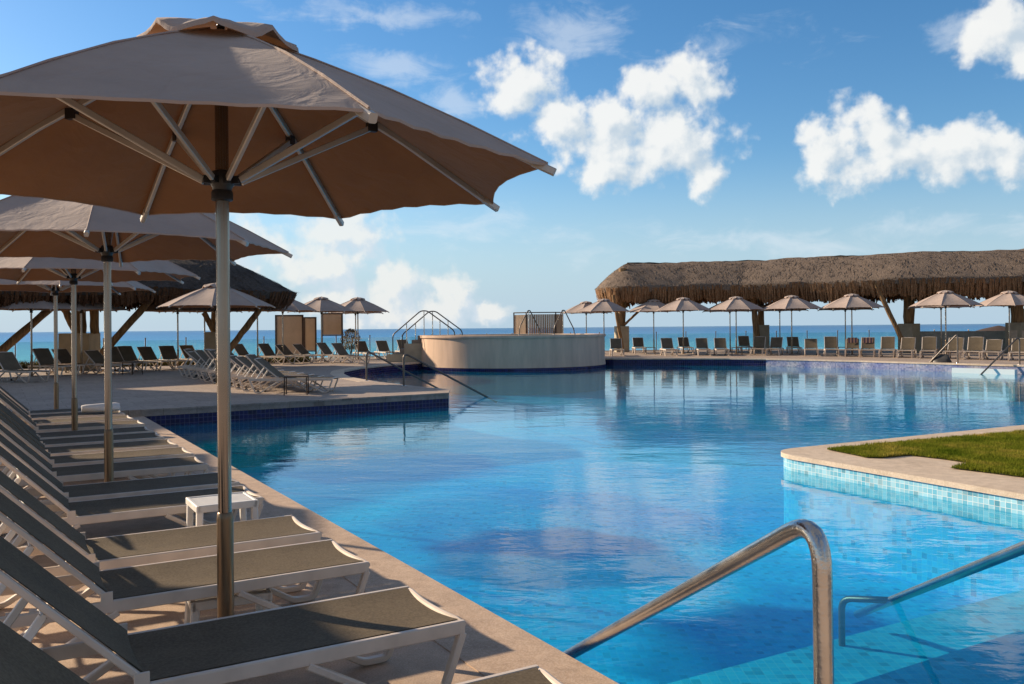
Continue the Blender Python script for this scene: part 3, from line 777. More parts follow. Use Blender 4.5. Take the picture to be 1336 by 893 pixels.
for Y, lb, x in ((37.9, 'front arched handrail over the tub stairs', -5.17), (39.1, 'rear arched handrail over the tub stairs', -4.91)):
    P = [(x, Y, ZU), (x, Y, 1.3), (x+1.22, Y, 2.33), (x+1.5, Y, 2.33), (x+2.68, Y, 1.45), (x+2.68, Y, 1.05)]
    posts = [((x+.60, Y, 1.80), (x+.60, Y, .75)), ((x+1.36, Y, 2.33), (x+1.36, Y, 1.15)), ((x+2.05, Y, 1.92), (x+2.05, Y, 1.15))]
    rail('stair_handrail', P, .026, lb, rad=.15, group='arched handrails over the tub stairs', posts=posts)
for x, lb in ((.35, 'left bent handrail in front of the wooden screen'), (2.0, 'right bent handrail in front of the wooden screen')):
    rail('tub_handrail', [(x-.0, 41.6, 1.22), (x+.02, 41.6, 1.6), (x+.42, 41.9, 2.38), (x+.52, 41.9, 2.38), (x+.98, 42.0, 1.45), (x+.98, 42.0, 1.22)], .026, lb, rad=.12, group='bent handrails behind the tub', posts=[((x+.45, 41.9, 2.36), (x+.45, 41.9, 1.22))])

# ------------------------------------------------------------------ round tub and its stairs
tc_ = (0.0, 38.9)
root = empty('round_tub', (tc_[0], tc_[1], ZF))
dz = -ZF
prof = [(4.13, dz-.06), (4.10, dz+.2), (4.08, dz+1.16), (4.08, dz+1.15), (4.14, dz+1.155), (4.145, dz+1.24), (4.12, dz+1.262), (3.75, dz+1.262), (3.72, dz+1.25), (3.72, dz+.9)]
MB().lathe(prof, 160).build('tub_wall', M['plaster'], root, True, 50)
b = MB(); pts = [(4.135*math.cos(a), 4.135*math.sin(a)) for a in [2*math.pi*k/120 for k in range(121)]]
b.wall(pts, 0, dz-.055); b.build('tile_base', M['navy'], root)
MB().lathe([(.0001, dz+1.19), (3.722, dz+1.19)], 80).build('tub_water', simple('tub_water', (.03, .2, .3), .05, var=.1, bump=.3, bscale=3), root)
tag(root, 'raised round cream tub standing in the pool', 'hot tub')
root = empty('tub_stairs', (-5.4, 38.5, ZU))
b = MB()
for k in range(6): b.box((.15+k*.26+.0, 0, .095+.095*k), (.262, 1.5, .19*(k+1)+.0004*k))
b.build('steps', M['fascia'], root)
b = MB(); 
b.prism([(0, -.83), (.75, -.83), (.75, -.75), (0, -.75)], 0, .35); b.prism([(.75, -.83), (1.5, -.83), (1.5, -.75), (.75, -.75)], 0, .8)
b.build('side_wall', M['plinth'], root)
tag(root, 'tan stairs climbing to the round tub under arched handrails', 'stairs')

# wooden screen behind the tub
root = empty('folding_screen', (1.55, 43.4, ZU))
for k, (x0_, x1_, y0_, y1_, zt, mt) in enumerate([(-1.45, -.85, .5, 0, 2.13, 'screen'), (-.84, .62, 0, 0, 2.15, 'slat'), (.63, 1.0, 0, .6, 2.15, 'slat')]):
    b = MB(); A = Vector((x0_, y0_, 0)); B = Vector((x1_, y1_, 0)); L = (B-A).length; n = max(3, int(L/.09)); 
    for j in range(n):
        c_ = A.lerp(B, (j+.5)/n); b.box((c_.x, c_.y, zt/2+.05), (L/n*.88, .025, zt-.2), Matrix.Rotation(math.atan2(B.y-A.y, B.x-A.x), 3, 'Z'))
    b.build('panel', M[mt], root)
b = MB()
for x, y in ((-1.45, .5), (-.845, 0), (.625, 0), (1.0, .6)): b.box((x, y, 1.1), (.06, .06, 2.2))
b.bar([(-1.45, .5, 2.19), (-.845, 0, 2.19)], .06, .05); b.bar([(-.845, 0, 2.19), (.625, 0, 2.19)], .06, .05); b.bar([(.625, 0, 2.19), (1.0, .6, 2.19)], .06, .05)
b.build('frame', M['darkwood'], root)
tag(root, 'folded wooden slat screen behind the round tub', 'screen')

# beige windscreens
def windscreen(px0, px1, Y, z0, z1, label, split=False):
    x0_, x1_ = pv(px0, 430, Y).x, pv(px1, 430, Y).x; root = empty('windscreen', (x0_, Y, ZU)); w = x1_-x0_
    b = MB(); b.box((w/2, 0, (z0+z1)/2), (w-.08, .01, z1-z0-.06)); b.build('fabric_panel', M['screen'], root)
    b = MB()
    for x in (0, w): b.box((x, 0, z1/2), (.07, .07, z1))
    b.box((w/2, 0, z1-.03), (w-.07, .06, .06)); b.box((w/2, 0, z0), (w-.07, .05, .05)); b.build('frame', M['darkwood'], root)
    tag(root, label, 'windscreen', 'beige fabric windscreens on the left terrace')
windscreen(360, 395, 41.5, .25, 2.15, 'large beige fabric windscreen behind the loungers, leftmost of three')
windscreen(397, 412, 42.3, .4, 2.05, 'narrow beige fabric windscreen in the middle of three')
windscreen(420, 446.5, 43, 1.15, 2.25, 'short beige fabric windscreen hung high on dark posts')

# ------------------------------------------------------------------ thatched shelters
def thatch(root, path, half, zridge, zeave, fr, nseg=70, seed=1, end0=True, end1=True, hip=2.2, mt='thatch', mf='fringe'):
    """path: list of (x,y) of the ridge; roof falls both sides; hipped ends; hanging fringe"""
    rng = random.Random(seed)
    P = [Vector((p[0], p[1])) for p in path]
    L = [0]
    for a, c in zip(P[:-1], P[1:]): L.append(L[-1]+(c-a).length)
    def pos(s):
        s = max(0, min(L[-1], s))
        for i in range(len(P)-1):
            if s <= L[i+1]+1e-9:
                t = (s-L[i])/(L[i+1]-L[i]); return P[i].lerp(P[i+1], t), (P[i+1]-P[i]).normalized()
    tot = L[-1]
    # outline of the eave: a stadium around the path (path itself is shorter by the hip at each end)
    out = []; rid = []
    ns = nseg
    def nrm_at(s):
        a, _ = pos(s-.8); c, _ = pos(s+.8); t = (c-a).normalized(); return Vector((t.y, -t.x)), t
    for i in range(ns+1):
        s = tot*i/ns; p, _ = pos(s); nn, t = nrm_at(s); out.append(p+nn*half); rid.append(p)
    p, _ = pos(tot); nn, t = nrm_at(tot)
    for k in range(1, 14):
        a = math.pi*k/14; q = p+nn*half*math.cos(a)+t*(hip if end1 else .2)*math.sin(a); out.append(q); rid.append(p)
    for i in range(ns+1):
        s = tot*(1-i/ns); p, _ = pos(s); nn, t = nrm_at(s); out.append(p-nn*half); rid.append(p)
    p, _ = pos(0); nn, t = nrm_at(0)
    for k in range(1, 14):
        a = math.pi*k/14; q = p-nn*half*math.cos(a)-t*(hip if end0 else .2)*math.sin(a); out.append(q); rid.append(p)
    n = len(out); rows = 14; b = MB(); vs = []; fs = []
    hsh = lambda x, y: .5+.5*math.sin(x*1.7+seed)*math.cos(y*2.3+1.1*seed)+.25*math.sin(x*5.1+y*3.3)
    lay = []
    def surf(i, t, lift=0):
        o_, r_ = out[i % n], rid[i % n]; q = r_.lerp(o_, t)
        z = zridge+(zeave-zridge)*(t**1.06) + .14*math.sin(math.pi*min(1, t*1.05))
        z += .04*hsh(q.x, q.y) + .03*math.sin(i*.35+seed) + lift
        return Vector((q.x, q.y, z))
    for j in range(rows+1):
        for i in range(n):
            p = surf(i, j/rows*1.0); p.z += rng.uniform(-.025, .025); vs.append(p)
    for j in range(rows):
        for i in range(n): a = j*n+i; c = j*n+(i+1) % n; fs.append((a, a+n, c+n, c))
    # underside
    o0 = len(vs)
    for j in range(rows+1):
        for i in range(n): p = surf(i, j/rows*.97, -.32); vs.append(p)
    for j in range(rows):
        for i in range(n): a = o0+j*n+i; c = o0+j*n+(i+1) % n; fs.append((a, c, c+n, a+n))
    for i in range(n): a = rows*n+i; c = rows*n+(i+1) % n; fs.append((a, o0+a, o0+c, c))
    b.add(vs, fs)
    rf = b.build('roof', M[mt], root, True, 80)
    # loose straw lying over the surface
    b = MB(); vs = []; fs = []
    for q in range(int(260*tot)):
        i = rng.uniform(0, n); t = rng.uniform(.02, .98); i0 = int(i)
        p = surf(i0, t).lerp(surf(i0+1, t), i-i0); p2 = surf(i0, min(1.03, t+rng.uniform(.05, .11))).lerp(surf(i0+1, min(1.03, t+.08)), i-i0+rng.uniform(-.25, .25))
        d = p2-p; sd = Vector((-d.y, d.x, 0)); sd = sd.normalized()*rng.uniform(.012, .035) if sd.length > 1e-4 else Vector((.02, 0, 0))
        up = rng.uniform(.0, .05); o = len(vs); vs += [p-sd+Vector((0, 0, .0)), p+sd+Vector((0, 0, .0)), p2+sd*.5+Vector((0, 0, up)), p2-sd*.5+Vector((0, 0, up))]; fs.append((o, o+1, o+2, o+3))
    b.add(vs, fs); b.build('loose_straw', M[mt], rf)
    # fringe: overlapping tufts of palm leaf, hanging from under the eave edge
    b = MB(); vs = []; fs = []
    per = 0
    for i in range(n):
        A, B = surf(i, 1.0), surf(i+1, 1.0); Lg = (B-A).xy.length
        cnt_ = max(2, int(Lg*110))
        inn = (rid[i]-out[i]).normalized()
        drop = fr*(.92+.09*math.sin(i*.61+seed)+.08*math.sin(i*1.7)+.07*math.sin(i*.23))
        for q in range(cnt_):
            t = rng.random(); p = A.lerp(B, t); p.z += rng.uniform(-.10, .03); k = rng.uniform(-.05, .45)
            p += Vector((inn.x, inn.y, 0))*k*.8; dr = drop*rng.uniform(.80, 1.10)*(1-.1*k)
            tan = (B-A).xy.normalized() if Lg > 1e-4 else Vector((1, 0)); w = rng.uniform(.015, .05)
            sw = rng.uniform(-.10, .10); ii = rng.uniform(.15, .42)
            T = Vector((tan.x, tan.y, 0)); I = Vector((inn.x, inn.y, 0)); o = len(vs)
            mid = p+T*sw*.5+I*ii*.35+Vector((0, 0, -dr*.5)); bot = p+T*sw+I*ii+Vector((0, 0, -dr))
            vs += [p-T*w, p+T*w, mid+T*w*1.1, mid-T*w*1.1, bot+T*w*.8, bot-T*w*.8]; fs += [(o, o+1, o+2, o+3), (o+3, o+2, o+4, o+5)]
    b.add(vs, fs); b.build('fringe', M[mf], root)
    return surf
def log(root, a, c, r0, r1, name='post', seed=0):
    rng = random.Random(seed); a, c = Vector(a), Vector(c); n = 9; pts = []; rad = []
    for i in range(n+1):
        t = i/n; p = a.lerp(c, t); p += Vector((rng.uniform(-.015, .015), rng.uniform(-.015, .015), 0))*(0 if i in (0, n) else 1); pts.append(p); rad.append((r0+(r1-r0)*t)*(1+rng.uniform(-.07, .07)))
    return MB().tube(pts, 1.0, 14, rad).build(name, M['log'], root, True)
def plinth(root, x, y, s, z0, z1, rz):
    b = MB(); b.box((x, y, (z0+z1)/2), (s, s, z1-z0), Matrix.Rotation(rz, 3, 'Z'), .97); return b.build('plinth', M['plinth'], root)

rt = empty('thatched_shelter', (0, 0, ZU)); rt.location = (0, 0, 0)
path = [(6.8, 51.3), (10, 51.2), (13.6, 50.2), (17, 48.2), (20.4, 45.9), (24, 44.6), (28, 43.4), (33, 41.5)]
thatch(rt, path, 3.0, 5.28, 3.78, .90, 90, 3, hip=1.9)
cols = [(pv(811, 430, 50.2), .75, R(3)), (pv(993, 430, 49.6), .75, R(0)), (pv(1186, 430, 45.3), .80, R(38)), (Vector((25.2, 43.6, 0)), .8, R(30))]
for k, (p, s, rz) in enumerate(cols):
    plinth(rt, p.x, p.y, s, ZU, 1.60, rz); log(rt, (p.x, p.y, 1.58), (p.x+(.1, 0, .05, 0)[k], p.y, 4.9), (.22, .18, .26, .3)[k], (.22, .18, .33, .3)[k], 'post', k)
def brace(px0, py0, Y0, px1, py1, Y1, r, k, root=rt): log(root, pv(px0, py0, Y0), pv(px1, py1, Y1), r, r*.9, 'brace', 20+k)
brace(812, 455, 48.8, 800, 385, 48.5, .10, 1); brace(988, 443, 48.6, 981, 380, 48.3, .17, 2); brace(1178, 446, 43.9, 1140, 366, 43.9, .12, 3)
brace(1348, 404, 41.8, 1312, 358, 42.4, .13, 4)
brace(815, 424, 49.7, 842, 398, 49.5, .07, 5)
b = MB(); b.tube([(7.5, 50.2, 4.0), (13.4, 49.3, 4.0)], .09, 8); b.tube([(13.4, 49.3, 4.0), (20, 45.2, 4.0), (25, 43.5, 4.0)], .09, 8); b.build('beam', M['log'], rt)
tag(rt, 'long curved thatched roof on log columns over the far terrace', 'shelter')

lt = empty('thatched_shelter', (0, 0, 0))
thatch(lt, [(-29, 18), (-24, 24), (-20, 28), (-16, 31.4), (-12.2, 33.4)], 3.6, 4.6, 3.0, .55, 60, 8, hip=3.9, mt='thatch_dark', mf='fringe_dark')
p1 = pv(104, 430, 33.0); p2 = pv(285, 430, 37)
p2 = pv(283, 430, 35.5)
plinth(lt, p1.x, p1.y, 1.12, ZU, 1.50, R(4)); plinth(lt, p2.x, p2.y, .85, ZU, 1.50, R(10))
log(lt, (p1.x, p1.y, 1.48), (p1.x, p1.y, 4.0), .22, .24, 'post', 5); log(lt, (p1.x+.55, p1.y+.05, 1.48), (p1.x+.5, p1.y, 4.0), .16, .16, 'post', 6); log(lt, (p2.x, p2.y, 1.48), (p2.x+.1, p2.y-.2, 3.3), .24, .24, 'post', 7)
brace(-12, 470, 29.5, 84, 386, 30.6, .14, 6, lt); brace(128, 468, 31.5, 208, 378, 31.6, .13, 7, lt); brace(292, 466, 34, 345, 396, 33.8, .13, 8, lt)
brace(278, 430, 35, 266, 408, 34.8, .12, 9, lt); brace(97, 430, 31.8, 80, 395, 31.5, .13, 10, lt)
tag(lt, 'dark thatched shelter with slanting log braces at the left', 'shelter')

# ------------------------------------------------------------------ glass railing along the sea side
def railing(pts, label, step=1.9, h=1.0):
    root = empty('glass_railing', (pts[0][0], pts[0][1], ZU)); o = Vector((pts[0][0], pts[0][1], ZU))
    for a, c in zip(pts[:-1], pts[1:]):
        a, c = Vector((*a, ZU)), Vector((*c, ZU)); n = max(1, round((c-a).length/step))
        for i in range(n):
            p = a.lerp(c, i/n)-o; q = a.lerp(c, (i+1)/n)-o; d = (q-p).normalized()
            b = MB(); b.bar([p, p+Vector((0, 0, h+.06))], .045, .045); b.lathe([(.001, h+.13), (.03, h+.12), (.035, h+.09), (.02, h+.06)], 10, p); b.build('post', M['sleeve'], root)
            A = p+d*.06; B = q-d*.06; b = MB(); nrm = Vector((-d.y, d.x, 0))*.006
            vs = [A-nrm, B-nrm, B+nrm, A+nrm]; vs = [v+Vector((0, 0, .12)) for v in vs]+[v+Vector((0, 0, h)) for v in vs]
            b.add(vs, [(3, 2, 1, 0), (4, 5, 6, 7), (0, 1, 5, 4), (1, 2, 6, 5), (2, 3, 7, 6), (3, 0, 4, 7)]); b.build('glass_panel', M['glass'], root)
    tag(root, label, 'railing')
ins = [(x*.985, y-.45) for x, y in sea_edge]
railing(ins[2:6], 'glass railing on posts behind the loungers under the long thatched roof')
railing(ins[5:10], 'glass railing on posts along the sea side of the left terrace')

# unseen building added off to the left to throw shade across the left terrace
root = empty('shade_building', (-20.2, 23.6, ZU), R(-27))
b = MB(); b.box((0, 0, 2.5), (6.4, 5.6, 5.0)); b.build('wall', M['plinth'], root)
b = MB(); b.box((0, 0, 5.15), (7.0, 6.2, .3)); b.box((0, 0, 5.33), (6.6, 5.8, .1)); b.build('roof', M['coping'], root)
for x in (-1.9, 0, 1.9):
    fr_ = MB(); fr_.box((x, -2.82, 1.75), (1.3, .06, 1.5)); wdo = fr_.build('window', M['darkwood'], root)
    g_ = MB(); g_.box((x, -2.86, 1.75), (1.12, .02, 1.32)); g_.build('pane', M['black'], wdo)
tag(root, 'cream flat-roofed block added out of view to shade the left terrace', 'building')

# low planting and rocks behind the seaside loungers of the left terrace
bed = [(-22.5, 33.4), (-18, 34.6), (-14, 36.2), (-9, 39.0), (-9.3, 39.9), (-14.4, 37.2), (-18.5, 35.7), (-22.8, 34.5)]
b = MB(); vs = []; fs = []; rng = random.Random(5)
while len(fs) < 9000:
    x = rng.uniform(-22.8, -9); y = rng.uniform(33.3, 40)
    if not inside((x, y), bed): continue
    h = rng.uniform(.08, .34); a = rng.uniform(0, 6.28); w = rng.uniform(.015, .04); o = len(vs)
    vs += [(x-math.cos(a)*w, y-math.sin(a)*w, ZU), (x+math.cos(a)*w, y+math.sin(a)*w, ZU), (x+rng.uniform(-.1, .1), y+rng.uniform(-.1, .1), ZU+h)]; fs.append((o, o+1, o+2))
b.add(vs, fs); tag(b.build('ground_cover', M['bed']), 'low dry planting behind the seaside loungers', 'plants', kind='stuff')
def rock(loc, s, seed, name, mat, label, cat, group=None, sq=.7):
    rng = random.Random(seed); b = MB(); vs = []; fs = []; n = 14; m_ = 9; ph = [rng.uniform(0, 6) for _ in range(6)]
    for i in range(m_+1):
        th = math.pi*i/m_
        for j in range(n):
            a = 2*math.pi*j/n; r = s*(1+.16*math.sin(2*a+ph[0]+2*th)+.10*math.sin(3*a+ph[1])*math.sin(3*th+ph[2])+.05*math.sin(7*a+5*th))
            vs.append((r*math.sin(th)*math.cos(a), r*math.sin(th)*math.sin(a), s*sq*.8+r*sq*math.cos(th)))
    for i in range(m_):
        for j in range(n): a = i*n+j; c = i*n+(j+1) % n; fs.append((a, a+n, c+n, c))
    o = b.add(vs, fs).build(name, mat, None, True, 60); o.location = loc; return tag(o, label, cat, group)
# dry shrub above the rail
root = empty('dry_shrub', tuple(pv(457.5, 430, 47).xy) + (ZU,))
b = MB(); vs = []; fs = []
for q in range(1500):
    a = rng.uniform(0, 6.28); z = rng.uniform(0, 1); r = .55*math.sqrt(max(0, 1-(z*1.6-.6)**2))*rng.uniform(.5, 1.05); s = rng.uniform(.03, .07); c_ = Vector((r*math.cos(a), r*math.sin(a), .35+z*1.1)); o = len(vs)
    d1 = Vector((rng.uniform(-1, 1), rng.uniform(-1, 1), rng.uniform(-1, 1))).normalized()*s; d2_ = Vector((rng.uniform(-1, 1), rng.uniform(-1, 1), rng.uniform(-1, 1))).normalized()*s
    vs += [c_-d1, c_+d2_, c_+d1]; fs.append((o, o+1, o+2))
b.add(vs, fs).build('foliage', M['shrub'], root)
b = MB()
for k in range(5): a = k*1.3; b.tube([(0, 0, 0), (.1*math.cos(a), .1*math.sin(a), .5), (.35*math.cos(a), .35*math.sin(a), 1.0)], .02, 6)
b.build('stem', M['darkwood'], root)
tag(root, 'round brownish shrub seen past the poles of the umbrella by the arched handrails', 'shrub')

# black bag and shoes at the far right steps
root = empty('beach_bag', (16.05, 32.75, ZU), R(-50))
b = MB(); vs = []; fs = []; n = 20
for i in range(10):
    t_ = i/9; z = .30*t_
    for j in range(n):
        a = 2*math.pi*j/n; k = (1-.25*t_)*(1+.10*math.sin(3*a+4*t_)+.05*math.sin(7*a))
        vs.append((.34*k*math.copysign(abs(math.cos(a))**.6, math.cos(a)), .15*k*(1-.5*t_)*math.copysign(abs(math.sin(a))**.6, math.sin(a)), z+.02*math.sin(5*a)*t_))
for i in range(9):
    for j in range(n): a = i*n+j; c = i*n+(j+1) % n; fs.append((a, c, c+n, a+n))
fs += [tuple(range(n-1, -1, -1)), tuple(9*n+j for j in range(n))]
b.add(vs, fs).build('bag_body', M['black'], root, True)
MB().tube([(-.17, 0, .26), (-.12, .02, .40), (.10, .02, .40), (.17, 0, .26)], .012, 8).build('handle', M['black'], root, True)
tag(root, 'black bag lying at the foot of the straight dark handrail', 'bag')

# pale turquoise tiled step front between the two far right rails
struct(MB().prism([(16.02, 31.70), (17.38, 30.10), (17.20, 29.95), (15.85, 31.55)], ZF+.01, -.02).build('pool_step', M['aqua']))

# right background: parapet, hut roof and mint building
root = empty('parapet_wall', (21.8, 47.2, ZU), R(-24)); b = MB(); b.box((3.2, 0, .5), (6.6, .25, 1.0)); b.box((3.2, 0, 1.03), (6.7, .32, .06)); b.build('wall_body', M['greywall'], root)
tag(root, 'low grey wall behind the last loungers at the far right', 'wall')
root = empty('beach_hut', tuple(pv(1303, 430, 62).xy) + (-3.0,))
b = MB(); b.lathe([(.05, 4.42), (1.0, 4.2), (2.1, 3.85), (2.05, 3.7), (.1, 3.75)], 24); b.build('roof', M['darkwood'], root, True)
b = MB()
for x, y in ((-1.3, -1), (1.3, -1), (1.3, 1), (-1.3, 1)): b.tube([(x, y, -4), (x, y, 3.9)], .1, 8)
b.build('post', M['log'], root); tag(root, 'small dark thatched hut roof on the beach beyond the grey wall', 'hut')
pb = pv(1327, 430, 44)
root = empty('mint_building', (pb.x, 44.0, ZU), R(-33))
b = MB(); b.box((2.1, 2.0, 1.05), (4.0, 4, 2.1)); b.box((2.1, 2, 2.14), (4.15, 4.15, .08)); b.build('wall', M['mint'], root)
b = MB(); b.box((.62, -.012, 1.35), (.30, .03, .95)); b.build('window', M['greywall'], root)
b = MB(); b.box((1.6, -.6, .55), (3.6, .9, 1.1), Matrix.Rotation(-.1, 3, 'Z')); b.build('planter_wall', M['coping'], root)
tag(root, 'small pale mint building at the right edge', 'building')

# ------------------------------------------------------------------ world: Nishita sky and cumulus by direction
SUN_EL = R(21); SUN_AZ = R(153)    # direction to the sun, measured from +X
w = bpy.data.worlds.new('World'); bpy.context.scene.world = w; w.use_nodes = True
t = w.node_tree; t.nodes.clear()
out = N(t, 'ShaderNodeOutputWorld')
sky = N(t, 'ShaderNodeTexSky', sky_type='NISHITA', sun_disc=False, sun_elevation=SUN_EL, sun_rotation=math.pi/2-SUN_AZ, air_density=1.0, dust_density=.35, ozone_density=3.0, altitude=10)
tc = N(t, 'ShaderNodeTexCoord')
dirv = N(t, 'ShaderNodeVectorMath', {0: tc.outputs['Generated']}, operation='NORMALIZE').outputs[0]
sp = N(t, 'ShaderNodeSeparateXYZ', {0: dirv})
azn = N(t, 'ShaderNodeMath', {0: sp.outputs['X'], 1: sp.outputs['Y']}, operation='ARCTAN2').outputs[0]
eln = N(t, 'ShaderNodeMath', {0: sp.outputs['Z']}, operation='ARCSINE').outputs[0]
ae = N(t, 'ShaderNodeCombineXYZ', {0: azn, 1: eln}).outputs[0]
def ang(px, py):
    v = Vector((px-668, F, 428-py)); dx = v.x; v.z += dx*-math.sin(ROLL); v.normalize(); return math.atan2(v.x, v.y), math.asin(v.z)
def field(blobs, aw):
    acc = None
    for (px, py, rx, ry, k) in blobs:
        a0, e0 = ang(px, py); a1, _ = ang(px+rx, py); _, e1_ = ang(px, py-ry)
        s = N(t, 'ShaderNodeVectorMath', {0: aw, 1: (a0, e0, 0)}, operation='SUBTRACT')
        m_ = N(t, 'ShaderNodeVectorMath', {0: s.outputs[0], 1: (1/(a1-a0), 1/(e1_-e0), 0)}, operation='MULTIPLY')
        l = N(t, 'ShaderNodeVectorMath', {0: m_.outputs[0]}, operation='LENGTH')
        v = N(t, 'ShaderNodeMath', {0: l.outputs['Value'], 1: -k, 2: k}, operation='MULTIPLY_ADD').outputs[0]
        acc = v if acc is None else N(t, 'ShaderNodeMath', {0: acc, 1: v, 2: .25}, operation='SMOOTH_MAX').outputs[0]
    return acc
CUM = [(685, 105, 60, 48, 1), (735, 165, 62, 50, 1), (795, 160, 70, 48, 1), (850, 120, 58, 46, 1), (908, 105, 52, 44, 1), (880, 180, 85, 62, 1), (800, 212, 60, 44, 1), (925, 225, 34, 38, .9),
       (1085, 185, 52, 52, 1), (1145, 172, 70, 48, 1), (1185, 205, 130, 50, 1), (1262, 196, 90, 46, 1), (1318, 205, 60, 40, 1), (1305, 40, 66, 56, 1), (1345, 70, 60, 50, 1)]
LOW = [(455, 315, 75, 46, 1), (415, 350, 80, 50, 1), (512, 375, 52, 46, 1), (598, 388, 40, 38, 1), (640, 412, 46, 22, 1), (560, 405, 90, 26, .8), (470, 400, 130, 34, .8), (300, 320, 120, 60, .7)]
WISP = [(525, 95, 85, 34, .8), (590, 140, 60, 26, .7), (745, 42, 100, 40, .8), (500, 18, 150, 26, .7), (1250, 40, 60, 30, .7), (1000, 320, 300, 26, .5), (1200, 300, 220, 20, .5), (620, 300, 160, 40, .4), (980, 60, 120, 30, .3)]
def density(shift):
    p = ae if shift is None else N(t, 'ShaderNodeVectorMath', {0: ae, 1: shift}, operation='ADD').outputs[0]
    wn = N(t, 'ShaderNodeTexNoise', {'Vector': p, 'Scale': 11, 'Detail': 5, 'Roughness': .62}, noise_dimensions='2D')
    wv = N(t, 'ShaderNodeVectorMath', {0: wn.outputs['Color'], 1: (.5, .5, .5)}, operation='SUBTRACT')
    ws = N(t, 'ShaderNodeVectorMath', {0: wv.outputs[0], 'Scale': .06}, operation='SCALE')
    q = N(t, 'ShaderNodeVectorMath', {0: p, 1: ws.outputs[0]}, operation='ADD').outputs[0]
    wf = N(t, 'ShaderNodeVectorMath', {0: wv.outputs[0], 'Scale': .02}, operation='SCALE')
    qf = N(t, 'ShaderNodeVectorMath', {0: p, 1: wf.outputs[0]}, operation='ADD').outputs[0]
    vo = N(t, 'ShaderNodeTexVoronoi', {'Vector': qf, 'Scale': 26, 'Detail': 2.0, 'Roughness': .55, 'Smoothness': .6}, feature='SMOOTH_F1', normalize=True, voronoi_dimensions='2D')
    nz = N(t, 'ShaderNodeTexNoise', {'Vector': p, 'Scale': 42, 'Detail': 5, 'Roughness': .6}, noise_dimensions='2D')
    bil = N(t, 'ShaderNodeMath', {0: vo.outputs['Distance'], 1: -1.5, 2: .47}, operation='MULTIPLY_ADD').outputs[0]
    fz = N(t, 'ShaderNodeMath', {0: nz.outputs['Fac'], 1: .75, 2: -.375}, operation='MULTIPLY_ADD').outputs[0]
    det = N(t, 'ShaderNodeMath', {0: bil, 1: fz}, operation='ADD').outputs[0]
    a = N(t, 'ShaderNodeMath', {0: field(CUM, q), 1: det}, operation='ADD').outputs[0]
    b_ = N(t, 'ShaderNodeMath', {0: field(LOW, q), 1: det}, operation='ADD').outputs[0]
    return a, b_, q
def sstep(v, lo, hi, a=0.0, b=1.0):
    return N(t, 'ShaderNodeMapRange', {'Value': v, 'From Min': lo, 'From Max': hi, 'To Min': a, 'To Max': b}, interpolation_type='SMOOTHSTEP').outputs[0]
dA, dB, qq = density(None); sA, sB, _q = density((-.016, .014, 0))
mcw = sstep(dA, -.04, .60, 0, .92); mlw = sstep(dB, -.02, .66, 0, .78)
fn2 = N(t, 'ShaderNodeTexNoise', {'Vector': N(t, 'ShaderNodeMapping', {'Vector': ae, 'Rotation': (0, 0, .5), 'Scale': (1, 2.6, 1)}).outputs[0], 'Scale': 13, 'Detail': 6, 'Roughness': .62, 'Distortion': .4}, noise_dimensions='2D')
wz = N(t, 'ShaderNodeMath', {0: fn2.outputs['Fac'], 1: 1.6, 2: -.8}, operation='MULTIPLY_ADD').outputs[0]
ws_ = N(t, 'ShaderNodeMath', {0: field(WISP, qq), 1: wz}, operation='ADD').outputs[0]
mww = sstep(ws_, 0, .8, 0, .42)
la = N(t, 'ShaderNodeMath', {0: dA, 1: sA}, operation='SUBTRACT'); lb_ = N(t, 'ShaderNodeMath', {0: dB, 1: sB}, operation='SUBTRACT')
SKY_S = .095
hz = N(t, 'ShaderNodeMapRange', {'Value': eln, 'From Min': 0.0, 'From Max': .20, 'To Min': .92, 'To Max': 0.0}, interpolation_type='SMOOTHSTEP')
hsv0 = N(t, 'ShaderNodeHueSaturation', {'Saturation': 1.25, 'Value': 1.08, 'Color': sky.outputs[0]})
hcol = mixc(t, hz.outputs[0], hsv0.outputs[0], (3.3, 4.5, 5.6))
litA = sstep(la.outputs[0], -.55, .40); litB = sstep(lb_.outputs[0], -.35, .2)
ccA = mixc(t, litA, (4.2, 4.9, 5.5), (6.9, 6.9, 6.7)); ccB = mixc(t, litB, (4.9, 5.5, 6.1), (6.7, 6.6, 6.3))
c1_ = mixc(t, mww, hcol, (6.0, 6.4, 6.8)); c2_ = mixc(t, mlw, c1_, ccB); c3_ = mixc(t, mcw, c2_, ccA)
# unseen broken cloud added overhead and behind the viewer as neutral fill light
bn = N(t, 'ShaderNodeTexNoise', {'Vector': dirv, 'Scale': 3.2, 'Detail': 6, 'Roughness': .6})
bm = N(t, 'ShaderNodeMapRange', {'Value': bn.outputs['Fac'], 'From Min': .40, 'From Max': .58}, interpolation_type='SMOOTHSTEP')
az_a = N(t, 'ShaderNodeMath', {0: azn}, operation='ABSOLUTE')
r1 = N(t, 'ShaderNodeMapRange', {'Value': az_a.outputs[0], 'From Min': .85, 'From Max': 1.3}); r2 = N(t, 'ShaderNodeMapRange', {'Value': eln, 'From Min': .55, 'From Max': .85})
rm = N(t, 'ShaderNodeMath', {0: r1.outputs[0], 1: r2.outputs[0]}, operation='MAXIMUM')
ru = N(t, 'ShaderNodeMapRange', {'Value': eln, 'From Min': .0, 'From Max': .06})
k1 = N(t, 'ShaderNodeMath', {0: bm.outputs[0], 1: rm.outputs[0]}, operation='MULTIPLY'); k2 = N(t, 'ShaderNodeMath', {0: k1.outputs[0], 1: ru.outputs[0]}, operation='MULTIPLY')
c4_ = mixc(t, k2.outputs[0], hcol, (2.05, 1.98, 1.95))
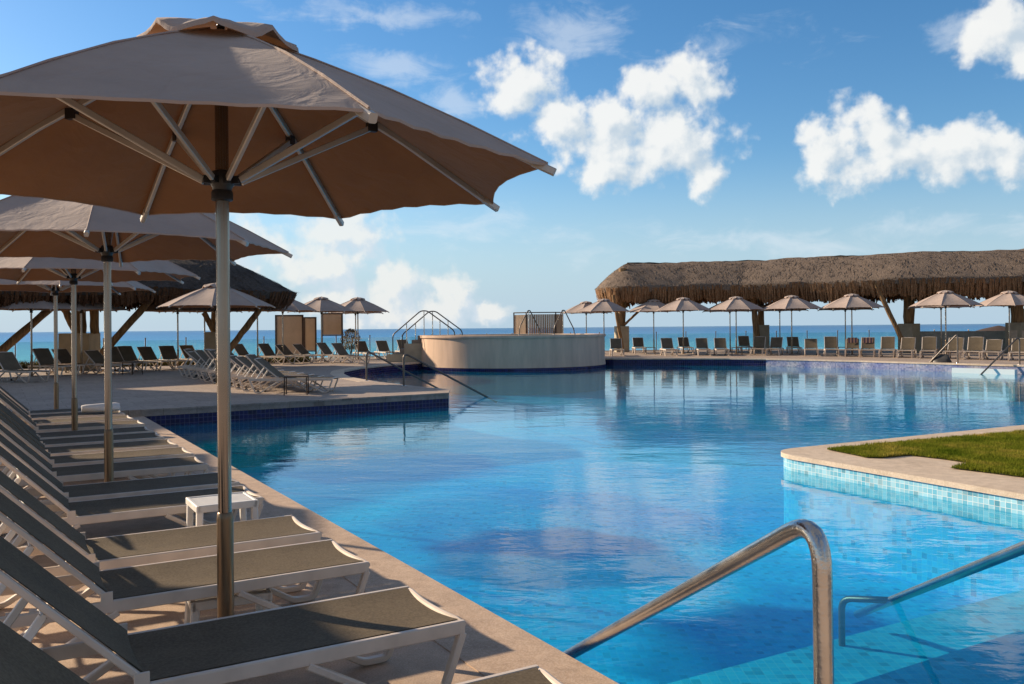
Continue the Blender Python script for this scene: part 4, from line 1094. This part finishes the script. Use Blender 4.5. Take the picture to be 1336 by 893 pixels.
bg_plain = N(t, 'ShaderNodeBackground', {'Color': c4_, 'Strength': SKY_S})
bg_cloud = N(t, 'ShaderNodeBackground', {'Color': c3_, 'Strength': SKY_S})
# the cumulus is only evaluated in the part of the sky where it floats
za = N(t, 'ShaderNodeMath', {0: az_a.outputs[0], 1: .84}, operation='LESS_THAN'); ze = N(t, 'ShaderNodeMath', {0: eln, 1: .54}, operation='LESS_THAN'); zp = N(t, 'ShaderNodeMath', {0: eln, 1: 0.0}, operation='GREATER_THAN')
zz = N(t, 'ShaderNodeMath', {0: N(t, 'ShaderNodeMath', {0: za.outputs[0], 1: ze.outputs[0]}, operation='MULTIPLY').outputs[0], 1: zp.outputs[0]}, operation='MULTIPLY')
mxw = N(t, 'ShaderNodeMixShader', {0: zz.outputs[0], 1: bg_plain.outputs[0], 2: bg_cloud.outputs[0]})
t.links.new(mxw.outputs[0], out.inputs[0])

sl = bpy.data.lights.new('sun', 'SUN'); sl.energy = 5.0; sl.angle = R(1.0); sl.color = (1.0, .80, .58)
so = bpy.data.objects.new('sun', sl); C.objects.link(so)
sd = Vector((math.cos(SUN_AZ)*math.cos(SUN_EL), math.sin(SUN_AZ)*math.cos(SUN_EL), math.sin(SUN_EL)))
so.rotation_euler = (-sd).to_track_quat('-Z', 'Y').to_euler()

# ------------------------------------------------------------------ camera
cd = bpy.data.cameras.new('camera'); cd.sensor_width = 36; cd.lens = F/1336*36; cd.shift_y = -18.5/1336; cd.clip_start = .05; cd.clip_end = 60000
co = bpy.data.objects.new('camera', cd); C.objects.link(co); co.location = (0, 0, H)
co.matrix_world = Matrix.Translation((0, 0, H)) @ Matrix.Rotation(R(90), 4, 'X') @ Matrix.Rotation(-ROLL, 4, 'Z')
sc = bpy.context.scene; sc.camera = co
sc.view_settings.view_transform = 'Standard'; sc.view_settings.look = 'None'; sc.view_settings.exposure = 0.55; sc.view_settings.gamma = 1
sc.cycles.max_bounces = 8; sc.cycles.transparent_max_bounces = 16; sc.cycles.use_denoising = True
sc.cycles.caustics_reflective = False; sc.cycles.caustics_refractive = False
